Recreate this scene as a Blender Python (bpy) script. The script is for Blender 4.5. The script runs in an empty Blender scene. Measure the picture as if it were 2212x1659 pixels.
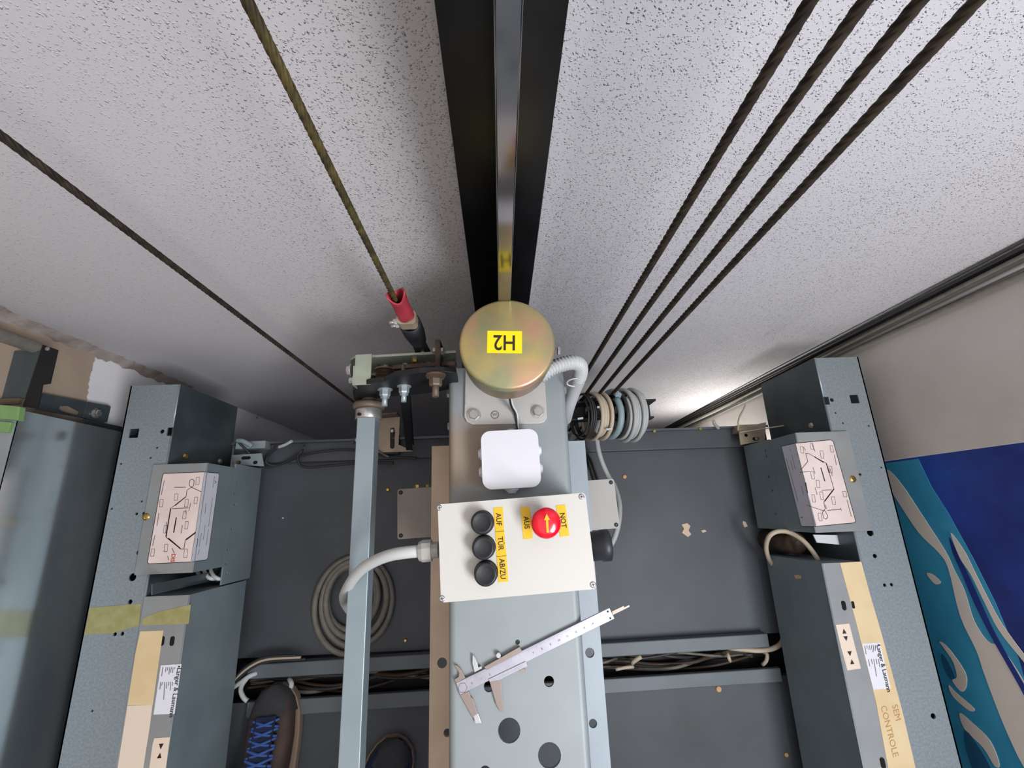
import bpy, bmesh, math, random
from mathutils import Vector, Matrix
from mathutils.geometry import tessellate_polygon
random.seed(7)
S = bpy.context.scene
COL = S.collection

# ------------------------------------------------------------------ camera
IW, IH, F = 2212.0, 1659.0, 993.0
H = 1.25                                      # camera height above the car roof (z = 0)
en = Vector((-23.0, 280.0, F)).normalized()   # straight down, in image axes
ey = Vector((-136.0, -3530.0, F)); ey = (ey - en * ey.dot(en)).normalized()   # towards the back wall
ex = en.cross(ey) * -1.0
if ex.x < 0: ex = -ex
cam_d = bpy.data.cameras.new('camera'); cam = bpy.data.objects.new('camera', cam_d); COL.objects.link(cam)
cam_d.sensor_width = 36.0; cam_d.lens = F / IW * 36.0; cam_d.clip_start = 0.02; cam_d.clip_end = 50
right = Vector((ex.x, ey.x, -en.x)); up = -Vector((ex.y, ey.y, -en.y)); back = -Vector((ex.z, ey.z, -en.z))
M = Matrix((right, up, back)).transposed().to_4x4(); M.translation = Vector((0, 0, H)); cam.matrix_world = M
S.camera = cam

# ------------------------------------------------------------------ light and exposure
w = bpy.data.worlds.new('world'); S.world = w; w.use_nodes = True
bg = w.node_tree.nodes['Background']; bg.inputs[0].default_value = (0.95, 0.93, 0.95, 1); bg.inputs[1].default_value = 1.35
def area(name, loc, aim, size, power, color, sy=None):
    d = bpy.data.lights.new(name, 'AREA'); d.energy = power; d.color = color; d.size = size
    if sy: d.shape = 'RECTANGLE'; d.size_y = sy
    o = bpy.data.objects.new(name, d); COL.objects.link(o); o.location = loc
    o.rotation_euler = (Vector(aim) - Vector(loc)).to_track_quat('-Z', 'Y').to_euler(); return o
area('landing_daylight', (0.885, -0.60, 1.75), (-0.4, 0.05, 0.6), 0.75, 56, (0.97, 0.98, 1.0), 0.8)
area('door_gap_light', (0.86, 0.16, -0.45), (0.70, 0.40, -0.42), 0.10, 2.2, (1.0, 0.97, 0.93), 0.5)
S.view_settings.view_transform = 'Standard'; S.view_settings.look = 'None'
S.view_settings.gamma = 1.0; S.view_settings.use_curve_mapping = False
S.view_settings.exposure = -0.13

# ------------------------------------------------------------------ pixel to place
def ray(u, v):
    d = Vector((u - IW / 2, v - IH / 2, F))
    return Vector((d.dot(ex), d.dot(ey), -d.dot(en)))
def Z(u, v, z):
    r = ray(u, v); return Vector((0, 0, H)) + r * ((z - H) / r.z)
def XP(u, v, x):
    r = ray(u, v); return Vector((0, 0, H)) + r * (x / r.x)
def YP(u, v, y):
    r = ray(u, v); return Vector((0, 0, H)) + r * (y / r.y)

# ------------------------------------------------------------------ materials
def lin(c):
    out = []
    for x in c:
        x /= 255.0
        out.append(x / 12.92 if x <= 0.04045 else ((x + 0.055) / 1.055) ** 2.4)
    return (*out, 1.0)
MATS = {}
def mat(name, c, rough=0.5, metal=0.0, c2=None, scale=20.0, bump=0.0, bscale=200.0, detail=6.0, lo=0.35, hi=0.65, coat=0.0, c3=None, scale3=6.0, lo3=.5, hi3=.7, stretch=None):
    m = bpy.data.materials.new(name); m.use_nodes = True
    nt = m.node_tree; N = nt.nodes; L = nt.links; p = N['Principled BSDF']
    p.inputs['Base Color'].default_value = lin(c); p.inputs['Roughness'].default_value = rough; p.inputs['Metallic'].default_value = metal
    if coat: p.inputs['Coat Weight'].default_value = coat
    tc = N.new('ShaderNodeTexCoord'); src = tc.outputs['Object']
    if stretch:
        mp = N.new('ShaderNodeMapping'); mp.inputs['Scale'].default_value = stretch; L.new(src, mp.inputs[0]); src = mp.outputs[0]
    last = None
    def layer(a, b, sc, l, h):
        n = N.new('ShaderNodeTexNoise'); n.inputs['Scale'].default_value = sc; n.inputs['Detail'].default_value = detail; L.new(src, n.inputs['Vector'])
        r = N.new('ShaderNodeMapRange'); r.inputs[1].default_value = l; r.inputs[2].default_value = h; L.new(n.outputs['Fac'], r.inputs[0])
        x = N.new('ShaderNodeMix'); x.data_type = 'RGBA'; L.new(r.outputs[0], x.inputs[0])
        if isinstance(a, tuple): x.inputs[6].default_value = a
        else: L.new(a, x.inputs[6])
        x.inputs[7].default_value = b; return x.outputs[2]
    if c2: last = layer(lin(c), lin(c2), scale, lo, hi)
    if c3: last = layer(last if last else lin(c), lin(c3), scale3, lo3, hi3)
    if last: L.new(last, p.inputs['Base Color'])
    if bump:
        n = N.new('ShaderNodeTexNoise'); n.inputs['Scale'].default_value = bscale; n.inputs['Detail'].default_value = 4; L.new(src, n.inputs['Vector'])
        b = N.new('ShaderNodeBump'); b.inputs['Strength'].default_value = bump; b.inputs['Distance'].default_value = 0.002
        L.new(n.outputs['Fac'], b.inputs['Height']); L.new(b.outputs[0], p.inputs['Normal'])
    MATS[name] = m; return m

def stucco(name, c, c2, amount):
    m = mat(name, c, 0.85, 0, c2, 2.2, lo=.3, hi=.75)
    nt = m.node_tree; N = nt.nodes; L = nt.links; p = N['Principled BSDF']
    tc = N['Texture Coordinate']
    def node(t, **kw):
        n = N.new(t)
        for k, v in kw.items(): setattr(n, k, v)
        return n
    nz = node('ShaderNodeTexNoise'); nz.inputs['Scale'].default_value = 160; nz.inputs['Detail'].default_value = 2; L.new(tc.outputs['Object'], nz.inputs['Vector'])
    ad = node('ShaderNodeVectorMath', operation='MULTIPLY_ADD'); L.new(nz.outputs['Color'], ad.inputs[0]); ad.inputs[1].default_value = (.006, .006, .006); L.new(tc.outputs['Object'], ad.inputs[2])
    hs = []
    for sc, lo, hi, r0 in ((250, .50, .95, .38), (420, .35, .90, .42)):
        vo = node('ShaderNodeTexVoronoi'); vo.inputs['Scale'].default_value = sc; L.new(ad.outputs[0], vo.inputs['Vector'])
        sep = node('ShaderNodeSeparateColor'); L.new(vo.outputs['Color'], sep.inputs[0])
        th = node('ShaderNodeMapRange'); th.inputs[1].default_value = lo; th.inputs[2].default_value = hi; L.new(sep.outputs[0], th.inputs[0])
        vr = node('ShaderNodeMapRange', interpolation_type='SMOOTHSTEP'); vr.inputs[1].default_value = r0; vr.inputs[2].default_value = 0.08; L.new(vo.outputs['Distance'], vr.inputs[0])
        mu = node('ShaderNodeMath', operation='MULTIPLY'); L.new(vr.outputs[0], mu.inputs[0]); L.new(th.outputs[0], mu.inputs[1])
        m2 = node('ShaderNodeMath', operation='MULTIPLY'); L.new(mu.outputs[0], m2.inputs[0]); m2.inputs[1].default_value = 170.0/sc
        hs.append(m2)
    mxm = node('ShaderNodeMath', operation='MAXIMUM'); L.new(hs[0].outputs[0], mxm.inputs[0]); L.new(hs[1].outputs[0], mxm.inputs[1])
    # the sprayed grain thins out towards the left half of the wall
    sp = node('ShaderNodeSeparateXYZ'); L.new(tc.outputs['Object'], sp.inputs[0])
    gx = node('ShaderNodeMapRange', interpolation_type='SMOOTHSTEP'); gx.inputs[1].default_value = -.42; gx.inputs[2].default_value = -.12; gx.inputs[3].default_value = .38; L.new(sp.outputs[0], gx.inputs[0])
    big = node('ShaderNodeTexNoise'); big.inputs['Scale'].default_value = 3.0; L.new(tc.outputs['Object'], big.inputs['Vector'])
    br = node('ShaderNodeMapRange'); br.inputs[1].default_value = 0.3; br.inputs[2].default_value = 0.6; br.inputs[3].default_value = 0.55; L.new(big.outputs['Fac'], br.inputs[0])
    a1 = node('ShaderNodeMath', operation='MULTIPLY'); L.new(gx.outputs[0], a1.inputs[0]); L.new(br.outputs[0], a1.inputs[1])
    a2 = node('ShaderNodeMath', operation='MULTIPLY'); L.new(a1.outputs[0], a2.inputs[0]); L.new(mxm.outputs[0], a2.inputs[1])
    b = node('ShaderNodeBump'); b.inputs['Strength'].default_value = amount; b.inputs['Distance'].default_value = 0.0045
    L.new(a2.outputs[0], b.inputs['Height']); L.new(b.outputs[0], p.inputs['Normal'])
    return m

stucco('stucco', (214, 212, 214), (204, 202, 205), 1.0)
mat('wall_white', (222, 216, 210), .8, 0, (208, 200, 193), 5, .15, 60)
# left wall: white paint low down, bare tan render above an uneven paint line
m = mat('wall_left_paint', (248, 246, 248), .8, 0, bump=.3, bscale=60)
N = m.node_tree.nodes; L = m.node_tree.links
tc = N['Texture Coordinate']; sp = N.new('ShaderNodeSeparateXYZ'); L.new(tc.outputs['Object'], sp.inputs[0])
nz = N.new('ShaderNodeTexNoise'); nz.inputs['Scale'].default_value = 45; nz.inputs['Detail'].default_value = 5; L.new(tc.outputs['Object'], nz.inputs['Vector'])
ma = N.new('ShaderNodeMath'); ma.operation = 'MULTIPLY_ADD'; ma.inputs[1].default_value = 0.035; L.new(nz.outputs['Fac'], ma.inputs[0]); L.new(sp.outputs[2], ma.inputs[2])
mr = N.new('ShaderNodeMapRange'); mr.inputs[1].default_value = .236; mr.inputs[2].default_value = .239; L.new(ma.outputs[0], mr.inputs[0])
cr = N.new('ShaderNodeMix'); cr.data_type = 'RGBA'; cr.inputs[6].default_value = lin((196, 176, 152)); cr.inputs[7].default_value = lin((168, 148, 132))
n2 = N.new('ShaderNodeTexNoise'); n2.inputs['Scale'].default_value = 14; L.new(tc.outputs['Object'], n2.inputs['Vector']); L.new(n2.outputs['Fac'], cr.inputs[0])
mx = N.new('ShaderNodeMix'); mx.data_type = 'RGBA'; L.new(mr.outputs[0], mx.inputs[0]); mx.inputs[6].default_value = lin((250, 248, 250)); L.new(cr.outputs[2], mx.inputs[7])
L.new(mx.outputs[2], N['Principled BSDF'].inputs['Base Color'])

mat('render_grey', (182, 172, 164), .9, 0, (150, 138, 128), 25, .8, 90)
mat('rail_black', (12, 12, 13), .32, 0, (20, 20, 22), 30)
mat('rail_steel', (150, 147, 150), .12, 1, (110, 106, 108), 5, stretch=(1, 1, .35))
mat('rope_olive', (96, 84, 46), .62, .2, (60, 52, 34), 90)
mat('rope_brown', (66, 56, 44), .6, .25, (40, 34, 28), 90)
mat('galv', (176, 188, 192), .42, .45, (158, 170, 174), 9, .04, 300)
mat('galv_spangle', (144, 154, 158), .5, .25, (132, 142, 146), 240, .06, 300, lo=.4, hi=.6)
mat('galv_dark', (104, 114, 118), .42, .5, (88, 98, 102), 14, .05, 200)
mat('galv_deep', (96, 106, 110), .38, .4, (74, 84, 88), 9, .1, 40)
mat('landing_metal', (214, 222, 224), .17, .85, (186, 196, 200), 5, .03, 30, stretch=(1, .6, 2.5))
mat('cover_grey', (150, 153, 152), .5, .15, (140, 143, 143), 12)
mat('cover_inner', (138, 152, 156), .5, .15, (124, 138, 142), 8)
mat('roof_paint', (76, 81, 86), .55, .05, (66, 69, 72), 5, .03, 300, c3=(90, 97, 104), scale3=2.0, lo3=.45, hi3=.8)
mat('roof_strip', (104, 112, 116), .5, .1, (92, 100, 104), 8)
mat('beam_zinc', (148, 156, 157), .5, .12, (138, 146, 148), 7, .02, 250)
m = MATS['beam_zinc']; N = m.node_tree.nodes; L = m.node_tree.links; p = N['Principled BSDF']
def stain(m, col, c, rad, scl, thr):
    N = m.node_tree.nodes; L = m.node_tree.links; p = N['Principled BSDF']; tc = N['Texture Coordinate']
    d = N.new('ShaderNodeVectorMath'); d.operation = 'DISTANCE'; L.new(tc.outputs['Object'], d.inputs[0]); d.inputs[1].default_value = c
    r = N.new('ShaderNodeMapRange'); r.inputs[1].default_value = rad; r.inputs[2].default_value = rad*.3; L.new(d.outputs['Value'], r.inputs[0])
    n = N.new('ShaderNodeTexNoise'); n.inputs['Scale'].default_value = scl; n.inputs['Detail'].default_value = 6; L.new(tc.outputs['Object'], n.inputs['Vector'])
    a = N.new('ShaderNodeMath'); a.operation = 'ADD'; L.new(r.outputs[0], a.inputs[0]); L.new(n.outputs['Fac'], a.inputs[1])
    q = N.new('ShaderNodeMapRange'); q.inputs[1].default_value = thr; q.inputs[2].default_value = thr+.7; q.inputs[4].default_value = .75; L.new(a.outputs[0], q.inputs[0])
    x = N.new('ShaderNodeMix'); x.data_type = 'RGBA'; L.new(q.outputs[0], x.inputs[0])
    src = p.inputs['Base Color'].links[0].from_socket; L.new(src, x.inputs[6]); x.inputs[7].default_value = lin(col); L.new(x.outputs[2], p.inputs['Base Color'])
stain(m, (150, 128, 104), (-.052, .085, .57), .085, 30, .72)
stain(m, (140, 116, 94), (.0, .15, .57), .06, 40, .80)
mat('shoe_plate', (184, 182, 178), .5, .1, (196, 192, 186), 10, c3=(134, 112, 92), scale3=26, lo3=.60, hi3=.72)
mat('beam_tan', (206, 184, 160), .5, .1, (188, 166, 142), 12)  # tan tone of the left side plate
mat('beam_flange', (158, 168, 174), .5, .1, (150, 160, 166), 8)
mat('chromate', (190, 168, 108), .38, .5, (146, 150, 116), 17, c3=(190, 146, 122), scale3=12, lo3=.52, hi3=.66, bump=.03, bscale=120)
mat('white_plastic', (220, 220, 226), .38, 0)
mat('box_cream', (205, 203, 195), .42, 0, bump=.03, bscale=700)
mat('box_grey', (172, 170, 164), .5, 0, (164, 162, 156), 20)
mat('box_tan', (150, 140, 128), .5, 0, (142, 132, 120), 20)
mat('yellow', (250, 225, 10), .45)
mat('label_yellow', (240, 190, 20), .45)
mat('ink', (42, 28, 14), .6)
mat('ink_black', (24, 22, 24), .6)
mat('ink_grey', (110, 104, 104), .6)
mat('ink_red', (190, 40, 34), .6)
mat('ink_faded', (188, 150, 92), .7)
mat('red_plastic', (226, 12, 40), .22, 0, coat=.4)
mat('black_plastic', (40, 42, 47), .45)
mat('black_matt', (30, 31, 34), .55)
mat('black_steel', (34, 36, 40), .5, .3)
mat('chrome', (205, 205, 208), .22, 1)
mat('bolt', (200, 198, 194), .3, .8)
mat('caliper_steel', (176, 174, 184), .4, .6, (166, 164, 174), 60)
mat('caliper_dark', (148, 136, 128), .4, .6)
mat('tube_zinc', (150, 164, 170), .42, .3, (140, 154, 160), 8)
mat('rust', (104, 84, 70), .7, .2, (78, 62, 52), 40, .2, 150)
mat('brown_steel', (120, 106, 92), .55, .3, (96, 84, 72), 30)
mat('tan_zinc', (186, 168, 146), .45, .3, (166, 150, 130), 20)
mat('green_zinc', (170, 178, 160), .4, .4, (156, 162, 146), 40)
mat('brass', (190, 160, 90), .3, .9)
mat('copper_paint', (206, 164, 120), .6)
mat('red_tape', (176, 60, 72), .5, 0, (160, 48, 60), 40)
mat('cable_grey', (176, 178, 176), .5)
mat('cable_dim', (126, 122, 112), .55, 0, (112, 108, 98), 60)
mat('cable_light', (206, 210, 208), .45)
mat('cable_beige', (196, 182, 160), .55)
mat('cable_dark', (52, 50, 50), .5)
mat('cable_brown', (70, 56, 46), .6)
mat('cable_teal', (140, 160, 164), .45)
mat('conduit', (188, 190, 190), .5)
mat('paper_pink', (232, 216, 210), .6, 0, (222, 204, 196), 22)
mat('paper_white', (228, 228, 236), .5)
mat('tape_cream', (226, 204, 160), .55, 0, (218, 192, 146), 14)
mat('tape_pale', (232, 214, 194), .55)
mat('tape_olive', (150, 146, 92), .5, 0, (164, 160, 110), 60)
mat('chip', (214, 190, 164), .8)
mat('green_plastic', (130, 170, 110), .5, 0, (118, 156, 100), 30)
mat('print_navy', (34, 60, 156), .55, 0, (22, 38, 112), 7, c3=(38, 84, 178), scale3=4)
mat('print_teal', (66, 166, 204), .55, 0, (52, 146, 188), 8)
mat('print_deep', (36, 96, 132), .55)
mat('print_white', (236, 226, 214), .6, 0, (218, 208, 196), 6)
mat('shoe_leather', (84, 66, 58), .7, 0, (58, 48, 46), 14, .2, 120)
mat('shoe_toe', (66, 66, 68), .75, 0, (50, 50, 54), 20, .2, 200)
mat('shoe_sole', (150, 128, 110), .8)
mat('lace_blue', (62, 98, 168), .7)
mat('denim', (34, 42, 74), .9, 0, (26, 32, 58), 40, .2, 400)
mat('hole_dark', (10, 10, 11), .9)

# ------------------------------------------------------------------ mesh helpers
class MB:
    def __init__(s): s.v = []; s.f = []; s.sm = []
    def add(s, vs, fs, smooth=False):
        b = len(s.v); s.v += [tuple(x) for x in vs]
        for f in fs: s.f.append([b + i for i in f]); s.sm.append(smooth)
        return s
    def box(s, x0, x1, y0, y1, z0, z1):
        return s.hexa([(x0,y0,z0),(x1,y0,z0),(x1,y1,z0),(x0,y1,z0),(x0,y0,z1),(x1,y0,z1),(x1,y1,z1),(x0,y1,z1)])
    def hexa(s, p):
        return s.add(p, [(0,3,2,1),(4,5,6,7),(0,1,5,4),(1,2,6,5),(2,3,7,6),(3,0,4,7)])
    def bar(s, a, b, wd, th, side=None):
        a = Vector(a); b = Vector(b); t = (b - a).normalized()
        sd = Vector(side) if side else (Vector((0,0,1)).cross(t) if abs(t.z) < .9 else Vector((1,0,0)))
        sd = (sd - t * sd.dot(t)).normalized(); n = t.cross(sd)
        q = []
        for p in (a, b):
            for i, j in ((-1,-1),(1,-1),(1,1),(-1,1)): q.append(p + sd * (i * wd / 2) + n * (j * th / 2))
        return s.hexa(q)
    def prism(s, poly, off, holes=()):
        """poly: world points (planar); off: extrusion vector."""
        off = Vector(off); loops = [[Vector(p) for p in poly]] + [[Vector(p) for p in h] for h in holes]
        flat = [p for l in loops for p in l]; n = len(flat)
        tris = tessellate_polygon(loops)
        vs = flat + [p + off for p in flat]
        fs = [tuple(t) for t in tris] + [tuple(n + i for i in reversed(t)) for t in tris]
        b = 0
        for l in loops:
            k = len(l)
            for i in range(k): j = (i + 1) % k; fs.append((b + i, b + j, n + b + j, n + b + i))
            b += k
        return s.add(vs, fs)
    def lathe(s, c, axis, prof, n=24, smooth=True, caps=True):
        """prof: list of (radius, height along axis)."""
        c = Vector(c); t = Vector(axis).normalized()
        u = t.orthogonal().normalized(); w_ = t.cross(u)
        vs = []; fs = []
        for r, h in prof:
            for i in range(n):
                a = 2 * math.pi * i / n; vs.append(c + t * h + (u * math.cos(a) + w_ * math.sin(a)) * r)
        for k in range(len(prof) - 1):
            for i in range(n): j = (i + 1) % n; fs.append((k*n+i, k*n+j, (k+1)*n+j, (k+1)*n+i))
        s.add(vs, fs, smooth)
        if caps:
            b = len(s.v) - len(vs); s.f.append([b + i for i in reversed(range(n))]); s.sm.append(False)
            s.f.append([b + (len(prof)-1)*n + i for i in range(n)]); s.sm.append(False)
        return s
    def cyl(s, c, axis, r, h, n=24, smooth=True): return s.lathe(c, axis, [(r, 0), (r, h)], n, smooth)
    def tube(s, pts, r, n=10, rings=None, closed=False):
        pts = [Vector(p) for p in pts]; k = len(pts)
        vs = []; fs = []; nrm = None
        for i, p in enumerate(pts):
            if closed: t = (pts[(i+1) % k] - pts[i-1]).normalized()
            else: t = (pts[min(i+1, k-1)] - pts[max(i-1, 0)]).normalized()
            nrm = t.orthogonal().normalized() if nrm is None else (nrm - t * nrm.dot(t)).normalized()
            bn = t.cross(nrm); rr = r[i] if isinstance(r, list) else r
            for j in range(n): a = 2*math.pi*j/n; vs.append(p + (nrm*math.cos(a) + bn*math.sin(a)) * rr)
        for i in range(k if closed else k-1):
            i2 = (i+1) % k
            for j in range(n): j2 = (j+1) % n; fs.append((i*n+j, i*n+j2, i2*n+j2, i2*n+j))
        s.add(vs, fs, True)
        if not closed:
            b = len(s.v) - len(vs); s.f.append([b+i for i in reversed(range(n))]); s.sm.append(False)
            s.f.append([b+(k-1)*n+i for i in range(n)]); s.sm.append(False)
        return s
    def mesh(s, name):
        me = bpy.data.meshes.new(name); me.from_pydata(s.v, [], s.f); me.polygons.foreach_set('use_smooth', s.sm)
        bm = bmesh.new(); bm.from_mesh(me); bmesh.ops.recalc_face_normals(bm, faces=bm.faces); bm.to_mesh(me); bm.free(); return me
    def obj(s, name, m, parent=None, bevel=0.0):
        return link(name, s.mesh(name), m, parent, bevel)
def link(name, me, m, parent=None, bevel=0.0):
    if m: me.materials.clear(); me.materials.append(MATS[m])
    o = bpy.data.objects.new(name, me); COL.objects.link(o)
    if parent is not None:
        o.parent = parent; o.matrix_parent_inverse = Matrix.Translation(-Vector(parent.location))
    if bevel:
        b = o.modifiers.new('bevel', 'BEVEL'); b.width = bevel; b.segments = 2; b.limit_method = 'ANGLE'; b.angle_limit = math.radians(40)
        b.harden_normals = False
    return o
def tag(o, label=None, cat=None, group=None, kind=None):
    if label: o['label'] = label
    if cat: o['category'] = cat
    if group: o['group'] = group
    if kind: o['kind'] = kind
    return o
def thing(name, label, cat, loc=(0,0,0), group=None):
    o = bpy.data.objects.new(name, None); COL.objects.link(o); o.location = loc; o.empty_display_size = .05
    return tag(o, label, cat, group)
def smooth_path(pts, step=0.006):
    pts = [Vector(p) for p in pts]; out = []
    for i in range(len(pts)-1):
        p0 = pts[max(i-1,0)]; p1 = pts[i]; p2 = pts[i+1]; p3 = pts[min(i+2,len(pts)-1)]
        n = max(2, int((p2-p1).length/step))
        for k in range(n):
            t = k/n; out.append(.5*((2*p1)+(p2-p0)*t+(2*p0-5*p1+4*p2-p3)*t*t+(3*p1-p0-3*p2+p3)*t**3))
    out.append(pts[-1]); return out
def circ(c, r, n=20, ux=(1,0,0), uy=(0,1,0)):
    c = Vector(c); ux = Vector(ux); uy = Vector(uy)
    return [c + ux*(r*math.cos(2*math.pi*i/n)) + uy*(r*math.sin(2*math.pi*i/n)) for i in range(n)]
def rrect(c, w_, h_, r, ux, uy, n=6):
    c = Vector(c); ux = Vector(ux); uy = Vector(uy); out = []
    for cx, cy, a0 in ((1,1,0),(-1,1,90),(-1,-1,180),(1,-1,270)):
        for i in range(n+1):
            a = math.radians(a0 + 90*i/n)
            out.append(c + ux*(cx*(w_/2-r)+r*math.cos(a)) + uy*(cy*(h_/2-r)+r*math.sin(a)))
    return out
def slot(c, l, r, ux, uy, n=8): return rrect(c, l, 2*r, r*.999, ux, uy, n)
def hexbolt(name, c, axis, r, h, m, parent, washer=True, stud=0.0):
    b = MB()
    if washer: b.lathe(c, axis, [(r*1.35,0),(r*1.35,.0015)], 20, False)
    o0 = .0015 if washer else 0
    b.lathe(c, axis, [(r,o0),(r,o0+h*.8),(r*.86,o0+h)], 6, False)
    if stud: b.lathe(c, axis, [(r*.52,o0+h*.5),(r*.52,o0+h+stud)], 12)
    return b.obj(name, m, parent)
def text(name, s, size, c, ux, uy, m, parent, off=.0004, xs=1.0):
    cu = bpy.data.curves.new('txt', 'FONT'); cu.body = s; cu.size = size; cu.align_x = 'CENTER'; cu.align_y = 'CENTER'; cu.resolution_u = 3; cu.offset = size*.012 if m != 'ink_faded' else 0
    ob = bpy.data.objects.new('txt', cu); COL.objects.link(ob)
    dg = bpy.context.evaluated_depsgraph_get()
    me = bpy.data.meshes.new_from_object(ob.evaluated_get(dg)); bpy.data.objects.remove(ob); bpy.data.curves.remove(cu)
    ux = Vector(ux).normalized(); uy = Vector(uy).normalized(); un = ux.cross(uy); c = Vector(c)
    for v in me.vertices:
        p = v.co.copy(); v.co = c + ux*(p.x*xs) + uy*p.y + un*off
    me.name = name; return link(name, me, m, parent)
def strips(pts_list, wd, un, lift):
    """flat printed lines: pts_list of polylines in world space on a plane with normal un"""
    b = MB(); un = Vector(un)
    for pl in pts_list:
        for a, c in zip(pl[:-1], pl[1:]):
            a = Vector(a)+un*lift; c = Vector(c)+un*lift; t = c-a
            if t.length < 1e-6: continue
            sd = un.cross(t).normalized()*wd/2
            b.add([a-sd, c-sd, c+sd, a+sd], [(0,1,2,3)])
    return b
UX, UY, UZ = Vector((1,0,0)), Vector((0,1,0)), Vector((0,0,1))

# ================================================================== THE SHAFT
YW, XL, XR = 0.400, -0.930, 0.895
def struct(name, mb, m): return tag(mb.obj(name, m), kind='structure')
struct('wall_back', MB().box(XL-.1, XR+.1, YW, YW+.1, -2.2, 2.6), 'stucco')
struct('wall_left', MB().box(XL-.1, XL, -1.7, YW, -2.2, 2.6), 'wall_left_paint')
struct('wall_right', MB().box(XR, XR+.1, .085, YW, -2.2, 2.6), 'wall_white')
struct('pit_floor', MB().box(XL-.1, XR+.1, -1.8, YW+.1, -2.3, -2.2), 'render_grey')
struct('wall_front', MB().box(XL-.1, XR+.1, -1.8, -1.7, -2.2, 2.6), 'stucco')
# rough cement in the left corner
b = MB(); rnd = random.Random(3); zs = [-.1 + i*.012 for i in range(75)]
ring = []
for z in zs:
    k = .010 + .010*rnd.random(); j = .006 + .012*rnd.random()
    ring += [(XL-.001, YW-k, z), (XL+.004+.006*rnd.random(), YW-.006-.006*rnd.random(), z), (XL+j+.012, YW+.001, z)]
fs = []
for i in range(len(zs)-1):
    for c in (0, 1): fs.append((i*3+c, i*3+c+1, (i+1)*3+c+1, (i+1)*3+c))
b.add(ring, fs, True); struct('trim_1', b, 'render_grey')

# blue printed door leaf beyond the right wall edge
XD = .905
door = MB().box(XD, XD+.04, -1.7, .085, -2.2, 2.6).obj('door_1', 'print_navy'); tag(door, kind='structure')
def print_shape(name, px, m, layer):
    n = len(px); q = []
    for i in range(n):                      # rounded outlines
        p0, p1, p2, p3 = (Vector(px[(i+k) % n]) for k in (-1, 0, 1, 2))
        for t in (0, .25, .5, .75): q.append(.5*((2*p1)+(p2-p0)*t+(2*p0-5*p1+4*p2-p3)*t*t+(3*p1-p0-3*p2+p3)*t**3))
    pts = [XP(u, v, XD) for u, v in (q if name != 'printed_area' else px)]
    pts = [Vector((XD-.0006*layer, p.y, p.z)) for p in pts]
    MB().prism(pts, (.0005, 0, 0)).obj(name, m, door)
print_shape('printed_area', [(1880,1005),(1984,991),(2012,1050),(2050,1110),(2105,1210),(2150,1300),(2200,1420),(2260,1640),(2260,1760),(2100,1760),(2060,1600),(2000,1400),(1950,1200),(1905,1080)], 'print_teal', 1)
print_shape('printed_band', [(1905,1030),(1919,1015),(1950,1048),(1990,1108),(2043,1190),(2062,1230),(2085,1276),(2105,1340),(2135,1385),(2165,1400),(2212,1470),(2260,1560),(2260,1720),(2212,1655),(2180,1590),(2155,1530),(2126,1452),(2110,1405),(2075,1330),(2050,1230),(2030,1195),(1985,1150),(1935,1075)], 'print_white', 2)
print_shape('printed_band', [(2055,1150),(2085,1190),(2105,1230),(2135,1290),(2165,1345),(2212,1410),(2260,1470),(2260,1490),(2212,1428),(2160,1362),(2128,1300),(2098,1240),(2075,1205)], 'print_white', 3)
print_shape('printed_streak', [(2052,1160),(2070,1195),(2095,1245),(2120,1300),(2155,1375),(2212,1475),(2260,1570),(2260,1590),(2205,1485),(2140,1370),(2105,1300),(2080,1240),(2060,1195)], 'print_navy', 3)
for px in ([(2030,1385),(2050,1400),(2085,1450),(2089,1480),(2078,1494),(2058,1470),(2068,1462),(2060,1430),(2040,1400)],
           [(2050,1480),(2065,1495),(2105,1530),(2095,1535),(2060,1505)],
           [(2074,1540),(2100,1560),(2140,1600),(2160,1650),(2150,1655),(2125,1615),(2085,1575)],
           [(2003,1238),(2015,1240),(2033,1257),(2022,1262),(2008,1248)]):
    print_shape('printed_loop', px, 'print_white', 2)
for px in ([(2036,1412),(2050,1430),(2064,1462),(2054,1466),(2040,1440)], [(2085,1580),(2110,1605),(2150,1680),(2130,1720),(2095,1640)]):
    print_shape('printed_shade', px, 'print_deep', 2)

# ------------------------------------------------------------------ car roof
roof = tag(MB().box(-.70, .73, -1.5, -.403, -.02, 0).box(-.70, .73, -.31, .15, -.02, 0).obj('floor', 'roof_paint'), kind='structure')
MB().box(-.70, .73, -.407, -.308, -.06, -.05).box(-.70,.73,-.312,-.308,-.06,-.019).box(-.70,.73,-.407,-.403,-.06,-.019).obj('cable_trough', 'black_steel', roof)
MB().prism([(-.60,-.347,.004),(.635,-.333,.004),(.635,-.303,.004),(-.60,-.317,.004)], (0,0,.026)).obj('roof_rib', 'roof_strip', roof, .002)
MB().prism([(-.60,-.430,.001),(.66,-.412,.001),(.66,-.382,.001),(-.60,-.398,.001)], (0,0,.014)).obj('roof_rib', 'roof_strip', roof, .002)
MB().box(-.70, .73, .15, .205, -.03, .020).obj('rear_rail', 'roof_paint', roof, .003)
MB().box(-.70, .73, .199, .205, .020, .034).obj('rear_lip', 'galv_deep', roof)
for (u, v, m, r) in ((838,1058,'brass',.0050),(1349,1030,'copper_paint',.0055),(1552,1488,'copper_paint',.0070),(1698,1630,'copper_paint',.0048),(876,1383,'brass',.004),(612,1119,'cable_light',.0022)):
    MB().lathe(Z(u, v, 0), UZ, [(r,0),(r,.002),(r*.7,.004)], 16).obj('rivet', m, roof)
for u, v in ((1413,932),(1512,927),(1330,942),(655,962),(762,955),(590,965)):
    hexbolt('bolt', Z(u, v, .034), UZ, .0045, .004, 'brass' if u > 1300 else 'rust', roof, False)
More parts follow.
